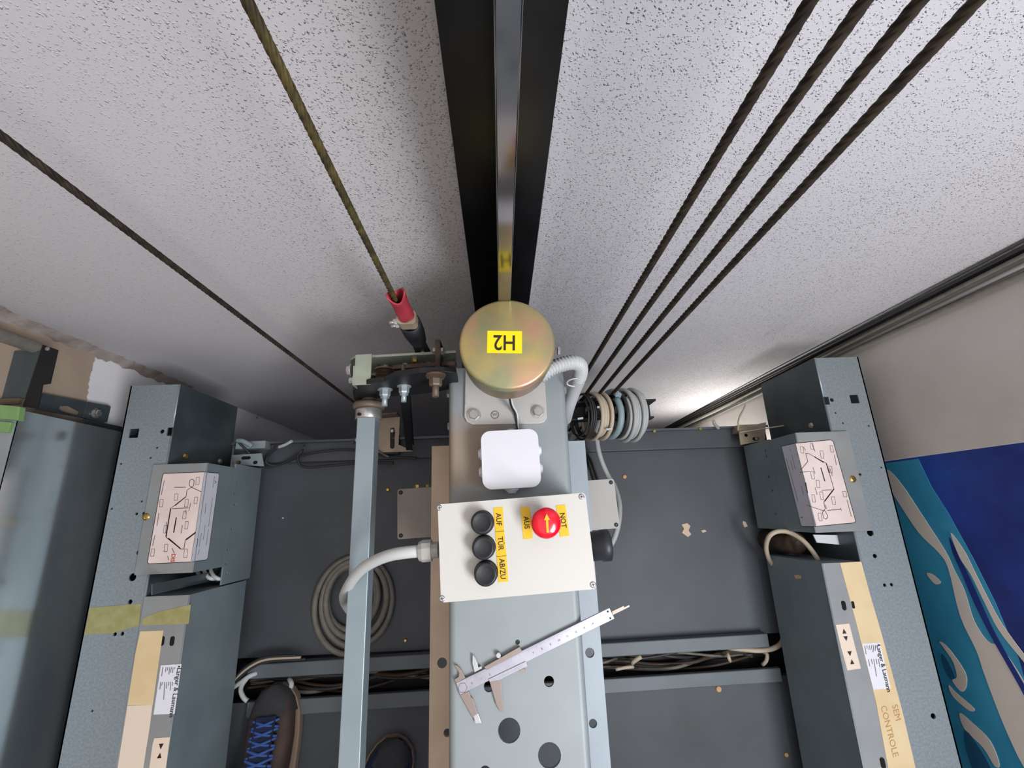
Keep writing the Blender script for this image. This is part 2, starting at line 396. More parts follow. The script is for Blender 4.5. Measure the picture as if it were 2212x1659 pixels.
def chip(label, px):
    MB().prism([Z(u, v, .0008) for u, v in px], (0,0,.0012)).obj('paint_chip', 'chip')
    o = COL.objects[-1]; tag(o, label, 'paint chip', 'flakes lying on the roof plate'); return o
chip('largest curled beige paint flake lying on the grey roof right of the beam', [(1472,1133),(1484,1130),(1491,1136),(1487,1146),(1493,1154),(1486,1160),(1473,1151),(1477,1142)])
chip('small pale paint flake on the roof nearest the right door drive', [(1604,1125),(1610,1127),(1615,1137),(1608,1139),(1604,1132)])
chip('tiny pale paint crumb between the two larger flakes on the roof', [(1514,1146),(1522,1144),(1526,1148),(1518,1151)])

# ================================================================== RAIL AND ROPES
XC = .012
rail = thing('guide_rail', 'tall black steel guide rail with a shiny nose in the middle of the back wall', 'rail', (XC, .33, -2))
MB().box(XC-.0513, XC+.0513, .375, .385, -2.2, 3.0).obj('flange', 'rail_black', rail, .001)
MB().box(XC-.005, XC+.005, .29, .376, -2.2, 3.0).obj('web', 'rail_black', rail)
MB().box(XC-.008, XC+.008, .263, .294, -2.2, 3.0).obj('running_nose', 'rail_steel', rail, .0012)
for z in (-1.0, 1.9): MB().box(XC-.09, XC+.09, .384, YW+.001, z, z+.05).obj('wall_bracket', 'black_steel', rail)

def rope(label, x, y, R, m, z0, z1, group, hand=1):
    b = MB(); n = 24; vs = []; fs = []
    zl = []
    z = z0
    while z < z1:
        zl.append(z); z += .0045 if -.1 < z < 1.35 else .009
    zl.append(z1)
    lay = R*2*6.5
    lobe = (.70, .95, 1.0, .95)
    for z in zl:
        tw = hand*2*math.pi*z/lay
        for j in range(n):
            a = 2*math.pi*j/n + tw; r = R*lobe[j % 4]
            vs.append((x+r*math.cos(a), y+r*math.sin(a), z))
    for i in range(len(zl)-1):
        for j in range(n): j2 = (j+1)%n; fs.append((i*n+j, i*n+j2, (i+1)*n+j2, (i+1)*n+j))
    b.add(vs, fs, True); o = b.obj('wire_rope', m); return tag(o, label, 'rope', group)
for k, (x, lb) in enumerate(((.176,'dark suspension wire rope nearest the guide rail of the four on the right'),
        (.2065,'second dark suspension wire rope from the guide rail on the right'),
        (.2375,'third dark suspension wire rope from the guide rail on the right'),
        (.2695,'dark suspension wire rope nearest the right corner of the shaft'))):
    rope(lb, x, .262, .0042, 'rope_brown', -1.6, 3.0, 'four suspension ropes')
GX, GY = -.1245, .262
rope('olive governor rope ending in a red sleeve above the lever', GX, GY, .0036, 'rope_olive', .66, 3.0, 'governor ropes')
rope('thin dark governor rope running down past the far left side', -.335, .262, .0034, 'rope_brown', -1.6, 3.0, 'governor ropes')
sock = thing('rope_socket', 'black rope socket with red wrapped sleeve and clamp at the governor rope end', 'rope end', (GX, GY, .53))
b = MB(); n = 20; vs = []; fs = []; rr = random.Random(5)
prof = [(.0095,.672),(.0098,.685),(.0092,.70),(.0090,.715),(.0100,.728),(.0104,.735),(.0088,.735),(.0076,.70)]
for r, z in prof:
    for i in range(n):
        a = 2*math.pi*i/n; k = 1+.14*math.sin(2*a+.6)+.05*rr.random(); dz = .006*math.sin(a*2+1)*(z > .725)
        vs.append((GX+.004+r*k*math.cos(a), GY+r*k*math.sin(a), z+dz))
for k in range(len(prof)-1):
    for i in range(n): j=(i+1)%n; fs.append((k*n+i,k*n+j,(k+1)*n+j,(k+1)*n+i))
b.add(vs, fs, True); b.obj('red_sleeve', 'red_tape', sock)
MB().prism(rrect((GX+.003,GY,.650), .026, .020, .006, UX, UY), (0,0,.020)).obj('clamp', 'tan_zinc', sock, .001)
for dz in (.653, .665): hexbolt('bolt', (GX-.010, GY-.004, dz), (-1,-.2,0), .0045, .005, 'bolt', sock, False, .006)
MB().lathe((GX+.004,GY,.565), UZ, [(.006,0),(.013,.02),(.0155,.05),(.0155,.085),(.012,.085),(.009,.03)], 16).obj('socket_body', 'black_steel', sock)
MB().prism([(GX-.007,GY-.008,.535),(GX+.018,GY-.008,.535),(GX+.016,GY-.008,.60),(GX-.004,GY-.008,.60)], (0,.004,0)).obj('tongue', 'black_steel', sock, .001)
hexbolt('bolt', (GX+.006, GY-.008, .552), (0,-1,0), .004, .004, 'bolt', sock, False)

# ================================================================== CROSSHEAD BEAM
BT, BL, BR_, BE = .57, -.075, .104, .219
beam = thing('crosshead_beam', 'wide galvanised steel beam running up the middle to the guide rail', 'beam', (.0145, -.4, .45))
holes = [circ(Z(u, v, BT), r) for u, v, r in ((1100,1578,.0142),(1187,1632,.0145),(1186,1472,.0066),(1118,1387,.0031),(1056,1483,.0066),(1048,1668,.007),(1150,1790,.014))]
r = .010
b = MB(); T = .005
top = [(BL+r,-1.6,BT),(BR_-r,-1.6,BT),(BR_-r,BE,BT),(BL+r,BE,BT)]
b.prism(top, (0,0,-T), holes)
for sx, xe in ((-1, BL), (1, BR_)):
    prof = []
    for rad in (r, r-T):
        arc = [(xe-sx*r+sx*rad*math.sin(a), BT-r+rad*math.cos(a)) for a in [math.pi/2*i/10 for i in range(11)]] + [(xe-sx*(r-rad), .44)]
        prof.append(arc)
    loop = prof[0] + prof[1][::-1]; n = len(loop)
    vs = [(x, y, z) for y in (-1.6, BE) for x, z in loop]
    fs = [(i, (i+1)%n, n+(i+1)%n, n+i) for i in range(n)]; h = n//2
    for i in range(h-1): fs += [(i, i+1, n-2-i, n-1-i), (n+i, n+n-1-i, n+n-2-i, n+i+1)]
    b.add(vs, fs, False)
ob = b.obj('channel', 'beam_zinc', beam)
FZ = .45
MB().prism([(-.117,-1.6,FZ),(BL+.004,-1.6,FZ),(BL+.004,.117,FZ),(-.117,.117,FZ)], (0,0,-.006), [circ(Z(955,1432,FZ),.0075), circ(Z(966,1583,FZ),.0055)]).obj('side_plate', 'beam_tan', beam)
MB().prism([(BR_-.004,-1.6,FZ),(.150,-1.6,FZ),(.150,.118,FZ),(BR_-.004,.118,FZ)], (0,0,-.006), [circ(Z(1274,1410,FZ),.0072), circ(Z(1281,1563,FZ),.0062)]).obj('side_plate', 'beam_flange', beam)
for c in (Z(1247,975,FZ),Z(1240,976,FZ)): pass
MB().box(-.055,.085,.207,.235,-1.2,.56).obj('upright', 'black_steel', beam)
for y_, z_ in ((.185,.545),(.135,.535)):
    hexbolt('bolt', (BR_, y_, z_), UX, .0065, .005, 'bolt', beam, False)
    hexbolt('bolt', (BL, y_, z_), -UX, .0065, .005, 'bolt', beam, False)

# ------------------------------------------------------------------ guide shoe with chromated cap
shoe = thing('guide_shoe', 'round olive gold chromated cap of the guide shoe at the beam end', 'guide shoe', (.0, .2, BT))
PT = BT+.006
plate_px = [(1006,842),(1003,900),(1008,911),(1020,917),(1165,915),(1176,911),(1182,902),(1178,842)]
pp = [Z(u, v, PT) for u, v in plate_px]
pp = [Vector((pp[0].x, .222, PT))] + pp[1:-1] + [Vector((pp[-1].x, .222, PT))]
MB().prism(pp, (0,0,-.0065)).obj('base_plate', 'shoe_plate', shoe, .001)
for u, v in ((1024,897),(1162,890)): hexbolt('bolt', Z(u, v, PT), UZ, .0078, .007, 'bolt', shoe)
cc = Z(1069, 896, PT)
b = MB()
for r0, r1 in ((.0054,.0063),(.0046,.0049)):
    b.prism(circ(cc, r1, 28), (0,0,.0004), [circ(cc, r0, 28)])
b.obj('stamped_ring', 'ink_grey', shoe)
text('stamped_letter', 'W', .0066, cc, UX, UY, 'ink_grey', shoe, .0005)
CT = .71; cx, cy = .5*(Z(991,745,CT).x+Z(1201,745,CT).x), .205
R = .0605
MB().cyl((cx, cy+.01, PT-.001), UZ, .040, .08, 32).obj('housing', 'black_steel', shoe)
cap = MB().lathe((cx, cy, 0), UZ, [(R-.0035,CT-.056),(R-.0022,CT-.055),(R-.0022,CT-.018),(R,CT-.017),(R,CT-.004),(R-.0012,CT-.0012),(R-.004,CT),(.0001,CT)], 72, True, False).obj('cap', 'chromate', shoe)
tilt = math.radians(-2.5)
lx = Vector((-math.cos(tilt), -math.sin(tilt), 0)); ly = Vector((math.sin(tilt), -math.cos(tilt), 0))
lc = Z(1090, 739, CT)
st = MB().prism([lc+lx*a*.0218+ly*bq*.0148+UZ*.0001 for a, bq in ((-1,-1),(1,-1),(1,1),(-1,1))], (0,0,.0004)).obj('sticker', 'yellow', shoe)
text('lettering', 'H2', .0285, lc+UZ*.0006, lx, ly, 'ink', st, .0003, .82)
MB().tube(smooth_path([(cx+.002,cy-.03,.62), Z(1103,872,.60), Z(1112,892,.582), Z(1117,918,.577), Z(1118,928,.577)]), .0017, 8).obj('wire', 'black_matt', shoe)
MB().tube(smooth_path([(cx+.004,cy-.03,.62), Z(1106,871,.60), Z(1117,893,.583), Z(1119,915,.578), Z(1120,928,.577)]), .0013, 8).obj('wire', 'cable_light', shoe)
hexbolt('bolt', Z(1204,758,.66), UX, .006, .004, 'bolt', shoe, False)
# corrugated conduit
pth = smooth_path([Z(1165,815,.640), Z(1190,797,.640), Z(1215,787,.638), Z(1240,783,.632), Z(1254,792,.615), Z(1252,815,.585), Z(1240,845,.545), Z(1228,880,.50), Z(1222,905,.44)], .0011)
rad = [(.0098 + (.0010 if (i//2)%2 else -.0022)) if i < len(pth)*.42 else .0105 for i in range(len(pth))]
o = MB().tube(pth, rad, 16).obj('corrugated_conduit', 'conduit'); tag(o, 'grey corrugated conduit bending from under the round cap over the beam edge', 'conduit')
tp = Z(1243,826,.585); MB().tube([tp+Vector((.013*math.cos(a),.003*math.sin(a),.011*math.sin(a))) for a in [i*.4 for i in range(16)]], .0012, 6).obj('cable_tie', 'cable_light', o)

# ------------------------------------------------------------------ white junction box
jc = Z(1103, 991, .61)
jb = thing('junction_box', 'white square junction box with rounded corners on the beam below the round cap', 'junction box', (jc.x, jc.y, BT))
b = MB(); a = math.radians(1.2); jx = Vector((math.cos(a), math.sin(a), 0)); jy = Vector((-math.sin(a), math.cos(a), 0))
b.prism(rrect((jc.x,jc.y,BT), .0755, .0755, .011, jx, jy), (0,0,.028)).obj('body', 'white_plastic', jb)
MB().prism(rrect((jc.x,jc.y,BT+.028), .080, .080, .013, jx, jy, 8), (0,0,.014)).obj('lid', 'white_plastic', jb, .0025)
for (dx, dy, dr) in ((.0375,.013,jx),(.0375,-.013,jx),(0,-.0375,-jy),(-.0375,.012,-jx),(-.0375,-.014,-jx),(.003,.0375,jy)):
    c = Vector((jc.x, jc.y, BT+.014)) + jx*dx + jy*dy
    MB().lathe(c, dr, [(.0115,0),(.0115,.002),(.010,.0022),(.010,.004),(.008,.0042),(.008,.006),(.006,.0062),(.006,.008)], 20, False).obj('cable_gland', 'white_plastic', jb)

# ------------------------------------------------------------------ inspection control box
CZ = .65
q = [Z(u, v, CZ) for u, v in ((943,1088),(1262,1066),(1292,1270),(955,1304))]
cb_c = sum(q, Vector())/4
kx = ((q[1]-q[0])+(q[2]-q[3])).normalized(); ky = Vector((-kx.y, kx.x, 0))
bw = ((q[1]-q[0]).length+(q[2]-q[3]).length)/2; bh = ((q[0]-q[3]).length+(q[1]-q[2]).length)/2
cb = thing('control_box', 'cream inspection control box with three black buttons and a red emergency stop', 'control box', (cb_c.x, cb_c.y, BT))
at = lambda u, v, z=CZ: Z(u, v, z)
MB().prism(rrect((cb_c.x,cb_c.y,BT), bw-.004, bh-.004, .004, kx, ky), (0,0,CZ-.017-BT)).obj('body', 'box_cream', cb)
lid = MB().prism(rrect((cb_c.x,cb_c.y,CZ-.0165), bw, bh, .005, kx, ky), (0,0,.0165)).obj('lid', 'box_cream', cb, .0015)
for u, v in ((949,1097),(1256,1073),(1281,1263),(955,1293)):
    c = at(u, v, CZ+.0002)
    sc = MB().lathe(c, UZ, [(.0036,-.001),(.0036,.0006),(.0026,.0010)], 18).obj('screw', 'chrome', cb)
    d = MB().bar(c+Vector((-.0021,-.0004,.0012)), c+Vector((.0021,.0004,.0012)), .0007, .0003); d.bar(c+Vector((.0004,-.0021,.0012)), c+Vector((-.0004,.0021,.0012)), .0007, .0003)
    d.obj('cross_slot', 'black_matt', sc)
for u, v in ((1041,1129),(1044,1184),(1049,1241)):
    c = at(u, v, CZ+.020); c.z = CZ
    pb = MB().lathe(c, UZ, [(.0146,0),(.0146,.003),(.0136,.0035),(.0136,.018),(.0129,.0205),(.0110,.021)], 36, True, False).obj('push_button', 'black_plastic', cb)
    MB().lathe(c, UZ, [(.0111,.0207),(.0104,.0206),(.0085,.0195),(.0050,.0188),(.0001,.0186)], 36, True, False).obj('button_face', 'black_matt', pb)
c = at(1181, 1130, CZ+.038); c.z = CZ
es = MB().lathe(c, UZ, [(.0125,0),(.0125,.012),(.011,.014),(.011,.026)], 36).obj('emergency_stop', 'black_plastic', cb)
MB().lathe(c, UZ, [(.012,.024),(.0172,.0255),(.0180,.0290),(.0178,.0315),(.0160,.0345),(.0120,.0365),(.006,.0376),(.0001,.038)], 48, True, False).obj('mushroom_head', 'red_plastic', es)
ax, ay = kx, ky
ar = [(-.0013,-.0105),(.0013,-.0105),(.0013,.0035),(.0034,.0035),(0,.0105),(-.0034,.0035),(-.0013,.0035)]
MB().prism([c+UX*(p[0]+.0005)+UY*p[1]+UZ*.0368 for p in ar], (0,0,.0016)).obj('arrow', 'label_yellow', es)
def tape_label(px, s, size, tpx):
    pts = [at(u, v, CZ+.0002) for u, v in px]
    t_ = MB().prism(pts, (0,0,.0004)).obj('text_label', 'label_yellow', cb)
    d = ((pts[3]-pts[0])+(pts[2]-pts[1])).normalized()      # reading direction runs down the strip
    text('lettering', s, size, at(*tpx, CZ+.0008), d, Vector((-d.y, d.x, 0)), 'ink', t_, .0002, .9)
tape_label([(1066,1097),(1086,1095),(1089,1147),(1070,1149)], 'AUF', .0092, (1077,1122))
tape_label([(1070,1149),(1089,1147),(1094,1200),(1073,1203)], 'TÜR', .0092, (1081,1174))
tape_label([(1073,1203),(1094,1200),(1098,1256),(1077,1258)], 'AB/ZU', .0092, (1085,1229))
tape_label([(1124,1096),(1144,1095),(1151,1163),(1131,1165)], 'AUS', .0092, (1137,1129))
tape_label([(1201,1092),(1221,1090),(1230,1157),(1210,1160)], 'NOT', .0092, (1216,1124))
for a_, b_ in (((1070,1149),(1089,1147)),((1073,1203),(1094,1200))):
    strips([[at(*a_, CZ+.0008), at(*b_, CZ+.0008)]], .0005, UZ, .0001).obj('label_seam', 'ink', cb)
# black socket on the right flank, grey gland on the left flank
c = Z(1285,1180,.612); dr = kx
MB().lathe(Vector((c.x-.012,c.y,.615)), dr, [(.0185,0),(.0185,.018),(.0200,.019),(.0200,.030),(.0180,.031)], 32).obj('socket', 'black_plastic', cb)
gl = Z(940,1188,.615)
MB().lathe(gl+kx*.004, -kx, [(.0105,0),(.0105,.008),(.0140,.0085),(.0140,.020),(.0115,.025),(.0085,.026)], 12, False).obj('cable_gland', 'box_grey', cb)

# cable from the control box over the shaft down to the coil on the roof
coil_c = Z(768, 1300, 0)
pts = [gl-kx*.012, Z(880,1193,.614), Z(840,1200,.602), Z(800,1217,.575), Z(775,1236,.545), Z(754,1264,.50), Z(743,1290,.42), Z(750,1312,.30), Z(764,1330,.16), Z(772,1345,.06), Z(774,1362,.026), Z(772,1378,.022)]
tag(MB().tube(smooth_path(pts, .008), .0078, 14).obj('control_cable', 'cable_light'), 'thick pale grey cable looping from the control box gland over the zinc shaft', 'cable')
pts = []; rr = random.Random(2)
turns = [(.098,.112,-.004,-.004,.009),(.087,.100,.004,.003,.010),(.072,.086,.006,.008,.022),(.060,.072,-.006,.012,.012)]
for k, (rx, ry, ox, oy, zz) in enumerate(turns):
    nx = turns[min(k+1, 3)]
    for i in range(40):
        t = i/40; a = -2*math.pi*t - 1.2
        f = lambda q: turns[k][q]*(1-t)+nx[q]*t
        pts.append(coil_c + Vector((f(2)+f(0)*math.cos(a), f(3)+f(1)*math.sin(a), f(4))))
tag(MB().tube(pts, .0072, 12).obj('cable_coil', 'cable_dim'), 'coil of grey cable lying flat on the roof under the zinc shaft', 'cable coil')

# ------------------------------------------------------------------ caliper
KZ = BT+.0055
cal = thing('vernier_caliper', 'silver vernier caliper with open jaws lying slanted across the beam', 'caliper', Z(1130,1420,BT))
zc = lambda L_, z=KZ: [Z(900+x/4.056, 1250+y/4.056, z) for x, y in L_]
MB().prism(zc([(345,915),(1690,255),(1735,350),(380,1020)]), (0,0,-.0038)).obj('main_bar', 'caliper_steel', cal, .0004)
MB().prism(zc([(380,1020),(455,985),(472,1035),(492,1050),(522,1150),(535,1185),(500,1210),(495,1225)]), (0,0,-.0030)).obj('fixed_jaw', 'caliper_dark', cal, .0003)
MB().prism(zc([(497,1205),(535,1183),(548,1210),(566,1268),(515,1272)]), (0,0,-.0026)).obj('jaw_tip', 'chrome', cal, .0003)
MB().prism(zc([(330,885),(368,860),(372,825),(350,790),(330,752),(360,765),(392,800),(428,872),(345,915)]), (0,0,-.0030)).obj('inside_jaw', 'caliper_dark', cal, .0003)
MB().prism(zc([(590,775),(903,598),(925,640),(610,800)], KZ+.0012), (0,0,-.0062)).obj('slide_top', 'caliper_dark', cal, .0003)
MB().prism(zc([(628,882),(955,725),(968,768),(760,868),(738,885),(640,905)], KZ+.0012), (0,0,-.0062)).obj('vernier_plate', 'caliper_steel', cal, .0003)
MB().prism(zc([(640,905),(738,885),(740,930),(748,1040),(755,1070),(760,1150),(737,1172),(698,1105)]), (0,0,-.0030)).obj('sliding_jaw', 'caliper_dark', cal, .0003)
MB().prism(zc([(490,665),(512,690),(532,740),(540,778),(568,765),(572,788),(507,822),(488,745)]), (0,0,-.0030)).obj('inside_jaw', 'chrome', cal, .0003)
MB().prism(zc([(905,800),(940,785),(952,805),(930,828),(910,822)]), (0,0,-.004)).obj('thumb_rest', 'caliper_dark', cal)
MB().prism(zc([(1712,288),(1815,238),(1818,252),(1862,231),(1866,246),(1720,318)], KZ-.001), (0,0,-.0018)).obj('depth_rod', 'caliper_dark', cal)
MB().lathe(zc([(718,668)], KZ-.001)[0], UZ, [(.003,-.003),(.0034,0),(.0030,.003)], 12).obj('lock_screw', 'chrome', cal)
for p in ((1675,288),(1698,347)): MB().cyl(zc([p], KZ+.0001)[0], UZ, .0013, .0003, 14).obj('rivet', 'ink_black', cal)
e0, e1, e2, e3 = zc([(345,915),(1690,255),(1735,350),(380,1020)])
b = MB()
for i in range(0, 141):
    t = .06 + .78*i/140
    l = .30 if i % 10 == 0 else .22 if i % 5 == 0 else .15
    p0 = e0.lerp(e1, t); p1 = e3.lerp(e2, t)
    a_ = p0.lerp(p1, .04)+UZ*.0002; c_ = p0.lerp(p1, .04+l)+UZ*.0002
    b.add([a_, a_+(e1-e0)*.0007, c_+(e1-e0)*.0007, c_], [(0,1,2,3)])
for i in range(26):
    t = i/25*.86+.06; p0 = zc([(640,902)],KZ+.0014)[0].lerp(zc([(950,742)],KZ+.0014)[0], t); dn = (e3-e0)*.12
    b.add([p0, p0+(e1-e0)*.0008, p0+dn+(e1-e0)*.0008, p0+dn], [(0,1,2,3)])
b.obj('scale_print', 'ink_grey', cal)
kd = (e1-e0).normalized(); kn = Vector((-kd.y, kd.x, 0))
for i, tval in enumerate(range(0, 15)):
    t = .085+.78*i/14
    if .22 < t < .42: continue
    text('scale_number', str(tval), .0034, e0.lerp(e1, t).lerp(e3.lerp(e2, t), .58)+UZ*.0002, kd, kn, 'ink_grey', cal, .0001)
hx = zc([(403,955)])[0]+UZ*.0002
b = MB(); b.prism([hx+Vector((.0062*math.cos(i*math.pi/3), .0062*math.sin(i*math.pi/3), 0)) for i in range(6)], (0,0,.0001), [[hx+Vector((.0056*math.cos(i*math.pi/3), .0056*math.sin(i*math.pi/3), 0)) for i in range(6)]]); b.obj('maker_mark', 'ink_grey', cal)

# ================================================================== SAFETY GEAR SHAFT AND LEVER
TX = -.2185
sh = thing('linkage_shaft', 'long zinc square tube running parallel left of the beam', 'shaft', (TX, -.3, .47))
MB().box(TX-.0145, TX+.0150, -1.6, .168, .470, .500).obj('square_tube', 'tube_zinc', sh, .0012)
MB().lathe((TX,.160,.485), UY, [(.0205,0),(.0215,.002),(.0215,.016),(.0205,.018)], 32).obj('collar', 'bolt', sh)
MB().cyl((TX-.009,.1655,.5045), (-.35,0,.94), .0028, .003, 12).obj('set_screw_hole', 'hole_dark', sh)
MB().cyl((TX,.150,.485), UY, .012, .085, 20).obj('round_end', 'brown_steel', sh)
for y_ in (.125,): MB().lathe((TX-.0145, y_, .492), -UX, [(.004,0),(.004,.002),(.002,.003)], 12).obj('rivet', 'bolt', sh)

lv = thing('safety_lever', 'dark curved steel lever with zinc nuts joining shaft to beam end', 'lever', (-.16, .2, .47))
YA = .196
arm = [(762,846),(775,834),(800,828),(830,824),(855,813),(905,805),(960,803),(985,806),(992,836),(940,848),(890,853),(845,857),(812,862),(800,872),(775,872),(764,862)]
MB().prism([YP(u, v, YA) for u, v in arm], (0,.008,0)).obj('arm', 'black_steel', lv, .001)
MB().lathe((TX,.178,.4855), UY, [(.0245,0),(.026,.003),(.026,.008),(.022,.012)], 28).obj('hub', 'brown_steel', lv)
for (u, v, r_, st_) in ((832,841,.0085,.016),(873,834,.0080,.014)):
    hexbolt('nut', YP(u, v, YA), -UY, r_, .010, 'galv', lv, True, st_)
    hexbolt('nut', YP(u, v, YA)-UY*.011, -UY, r_*.8, .004, 'galv', lv, False)
hexbolt('nut', YP(941,815,YA), -UY, .0095, .012, 'brown_steel', lv, True, .016)
MB().cyl(YP(941,808,YA), -UY, .0145, .003, 20).obj('washer', 'rust', lv)
p0, p1 = YP(874,845,.200), Z(884,972,.03)
MB().bar(p0, p1, .016, .006, (1,0,0)).obj('pull_rod', 'black_steel', lv, .001)
MB().bar(p0+Vector((.006,.012,0)), p1+Vector((.014,.012,.02)), .004, .004, (1,0,0)).obj('rod_guide', 'black_matt', lv)

br = thing('switch_bracket', 'zinc plated bracket plate with bolts and brown spring left of the round cap', 'bracket', (-.15, .24, .48))
YB = .243
pl = [(757,779),(765,774),(985,762),(985,800),(850,803),(765,808),(757,800)]
hl = [circ(YP(u, v, YB), .0055, 14, UX, UZ) for u, v in ((830,790),(873,786),(922,784),(950,783))]
MB().prism([YP(u, v, YB) for u, v in pl], (0,.004,0), hl).obj('web_plate', 'green_zinc', br, .0005)
MB().prism([Z(u, v, .575) for u, v in ((768,766),(803,764),(800,830),(763,832))], (0,0,-.003)).obj('clip_plate', 'green_zinc', br, .0006)
MB().prism([Z(u, v, .575) for u, v in ((763,790),(766,790),(764,832),(761,832))], (0,0,-.02)).obj('clip_flange', 'green_zinc', br)
MB().prism([YP(u, v, YB-.001) for u, v in ((777,780),(793,779),(790,785),(784,787),(779,785))], (0,.001,0)).obj('slot_edge', 'chrome', br)
for u, v in ((752,800),(757,822)): hexbolt('bolt', Z(u+8, v, .565), -UX, .0075 if v < 810 else .005, .006, 'bolt', br, True)
sp0 = YP(831,800,.238); prof = []
for i in range(6): prof += [(.0125, i*.0065), (.0148, i*.0065+.002), (.0148, i*.0065+.0045), (.0125, i*.0065+.006)]
MB().lathe(sp0, -UY, prof, 24).obj('spring', 'rust', br)
MB().cyl(sp0+UY*.003, -UY, .0165, .003, 24).obj('spring_seat', 'tan_zinc', br)
MB().bar(YP(850,795,.225), YP(985,786,.225), .010, .006, (0,0,1)).obj('link_bar', 'rust', br)
MB().bar(YP(850,812,.212), YP(965,800,.212), .007, .005, (0,0,1)).obj('link_bar', 'rust', br)
for u in (872, 900): MB().cyl(YP(u,788,.228), -UY, .0035, .022, 10).obj('pin', 'brown_steel', br)
MB().lathe(YP(895,778,YB), -UY, [(.006,0),(.006,.004),(.004,.006)], 6, False).obj('brass_nut', 'brass', br)
MB().box(-.094,-.086,.205,.262,.545,.585).obj('end_plate', 'rust', br, .001)
hexbolt('bolt', (-.086,.245,.577), UX, .006, .005, 'bolt', br, False)
hexbolt('bolt', (-.094,.245,.577), -UX, .006, .005, 'bolt', br, False)

# bracket on the rear rail under the lever
rb = thing('slotted_bracket', 'tan zinc angle bracket with a slot on the rear roof edge below the lever', 'bracket', Z(850,940,.03))
pts = [Z(u, v, .042) for u, v in ((806,905),(864,900),(861,960),(893,975),(808,978))]
slp = [Z(u, v, .042) for u, v in ((844,925),(851,924),(853,930),(852,966),(848,970),(843,967),(843,930))]
MB().prism(pts, (0,0,-.004), [slp]).obj('plate', 'tan_zinc', rb, .0006)
a0 = Z(806,905,.042); a1 = Z(864,900,.042)
MB().prism([a0, a1, a1+UZ*.04, a0+UZ*.04], (0,.004,0)).obj('upstand', 'brown_steel', rb, .0006)
MB().lathe(Z(848,931,.042), UZ, [(.0055,0),(.0055,.004),(.003,.006)], 14).obj('bolt', 'bolt', rb)
MB().box(pts[0].x, pts[2].x, .16, .20, .018, .039).obj('packer', 'black_steel', rb)
# loose cables lying along the rear edge
def cable(label, pts, r_, m, name='cable', group=None, n=8):
    return tag(MB().tube(smooth_path(pts), r_, n).obj(name, m), label, 'cable', group)
cable('black cable snaking along the rear roof edge from the left slotted clip', [Z(515,955,.07), Z(535,975,.05), Z(560,1000,.035), Z(580,1009,.03), Z(620,998,.03), Z(650,985,.035), Z(700,975,.035), Z(760,972,.03), Z(830,985,.03), Z(900,990,.03)], .0030, 'cable_dark', group='cables along the rear roof edge')
cable('dark cable curling in a loop behind the left slotted clip', [Z(600,966,.05), Z(580,985,.04), Z(575,1000,.035), Z(600,1005,.03), Z(640,985,.04), Z(655,972,.045), Z(643,985,.04), Z(655,1008,.028), Z(720,1005,.026), Z(780,1000,.024), Z(850,1000,.024)], .0032, 'cable_dark', group='cables along the rear roof edge')
cable('thin grey cable drooping from the slotted bracket to the roof', [Z(805,955,.06), Z(815,972,.05), Z(835,985,.045), Z(840,986,.044)], .0026, 'cable_dim', group='cables along the rear roof edge')

# ================================================================== SMALL TERMINAL BOXES UNDER THE BEAM
def term_box(label, px, side, m, z=.415):
    p = [Z(u, v, z) for u, v in px]; x0 = min(q_.x for q_ in p); x1 = max(q_.x for q_ in p); y0 = min(q_.y for q_ in p); y1 = max(q_.y for q_ in p)
    if side < 0: x1 = BL-.002
    else: x0 = BR_+.002
    cxx = (x0+x1)/2; cyy = (y0+y1)/2
    t_ = thing('terminal_box', label, 'terminal box', (cxx, cyy, z-.05), 'grey terminal boxes under the beam')
    rot = math.radians(1.8); ux = Vector((math.cos(rot), math.sin(rot), 0)); uy = Vector((-math.sin(rot), math.cos(rot), 0))
    c = Vector((cxx, cyy, z))
    MB().prism(rrect(c-UZ*.012, x1-x0-.002, y1-y0-.002, .003, ux, uy), (0,0,-.042)).obj('body', m, t_)
    MB().prism(rrect(c, x1-x0, y1-y0, .004, ux, uy), (0,0,-.0125)).obj('lid', m, t_, .0012)
    for sy in (-1, 1):
        MB().lathe(c+ux*(side*((x1-x0)/2-.006))+uy*(sy*((y1-y0)/2-.006)), UZ, [(.0036,-.001),(.0036,.0005),(.0022,.0003),(.0022,.0008)], 14).obj('screw', 'black_plastic', t_)
    MB().box(min(cxx, .0145 + side*.09), max(cxx, .0145+side*.09), cyy-.03, cyy+.03, z-.04, z-.02).obj('mounting_strap', 'black_steel', t_)
    return t_, c, ux, uy, x0, x1, y0, y1
tb, c, ux, uy, x0, x1, y0, y1 = term_box('tan grey terminal box peeking out left of the beam under its side plate', ((860,1055),(940,1052),(938,1160),(858,1163)), -1, 'box_tan')
for k in (900, 922):
    g = Z(k, 1050, .40); MB().lathe(Vector((g.x, y1-.003, .395)), UY, [(.0055,0),(.0055,.004),(.0045,.0045),(.0045,.009)], 6, False).obj('gland', 'brass', tb)
for k in (875, 893): g = Z(k, 1166, .40); MB().lathe(Vector((g.x, y0+.003, .395)), -UY, [(.005,0),(.005,.006)], 6, False).obj('gland', 'rust', tb)
MB().cyl(c+ux*.02-uy*.0+UZ*.0002, UZ, .0014, .0003, 10).obj('mark', 'ink_black', tb)
term_box('light grey terminal box peeking out right of the beam under its side plate', ((1262,1040),(1326,1036),(1338,1143),(1265,1145)), 1, 'box_grey')

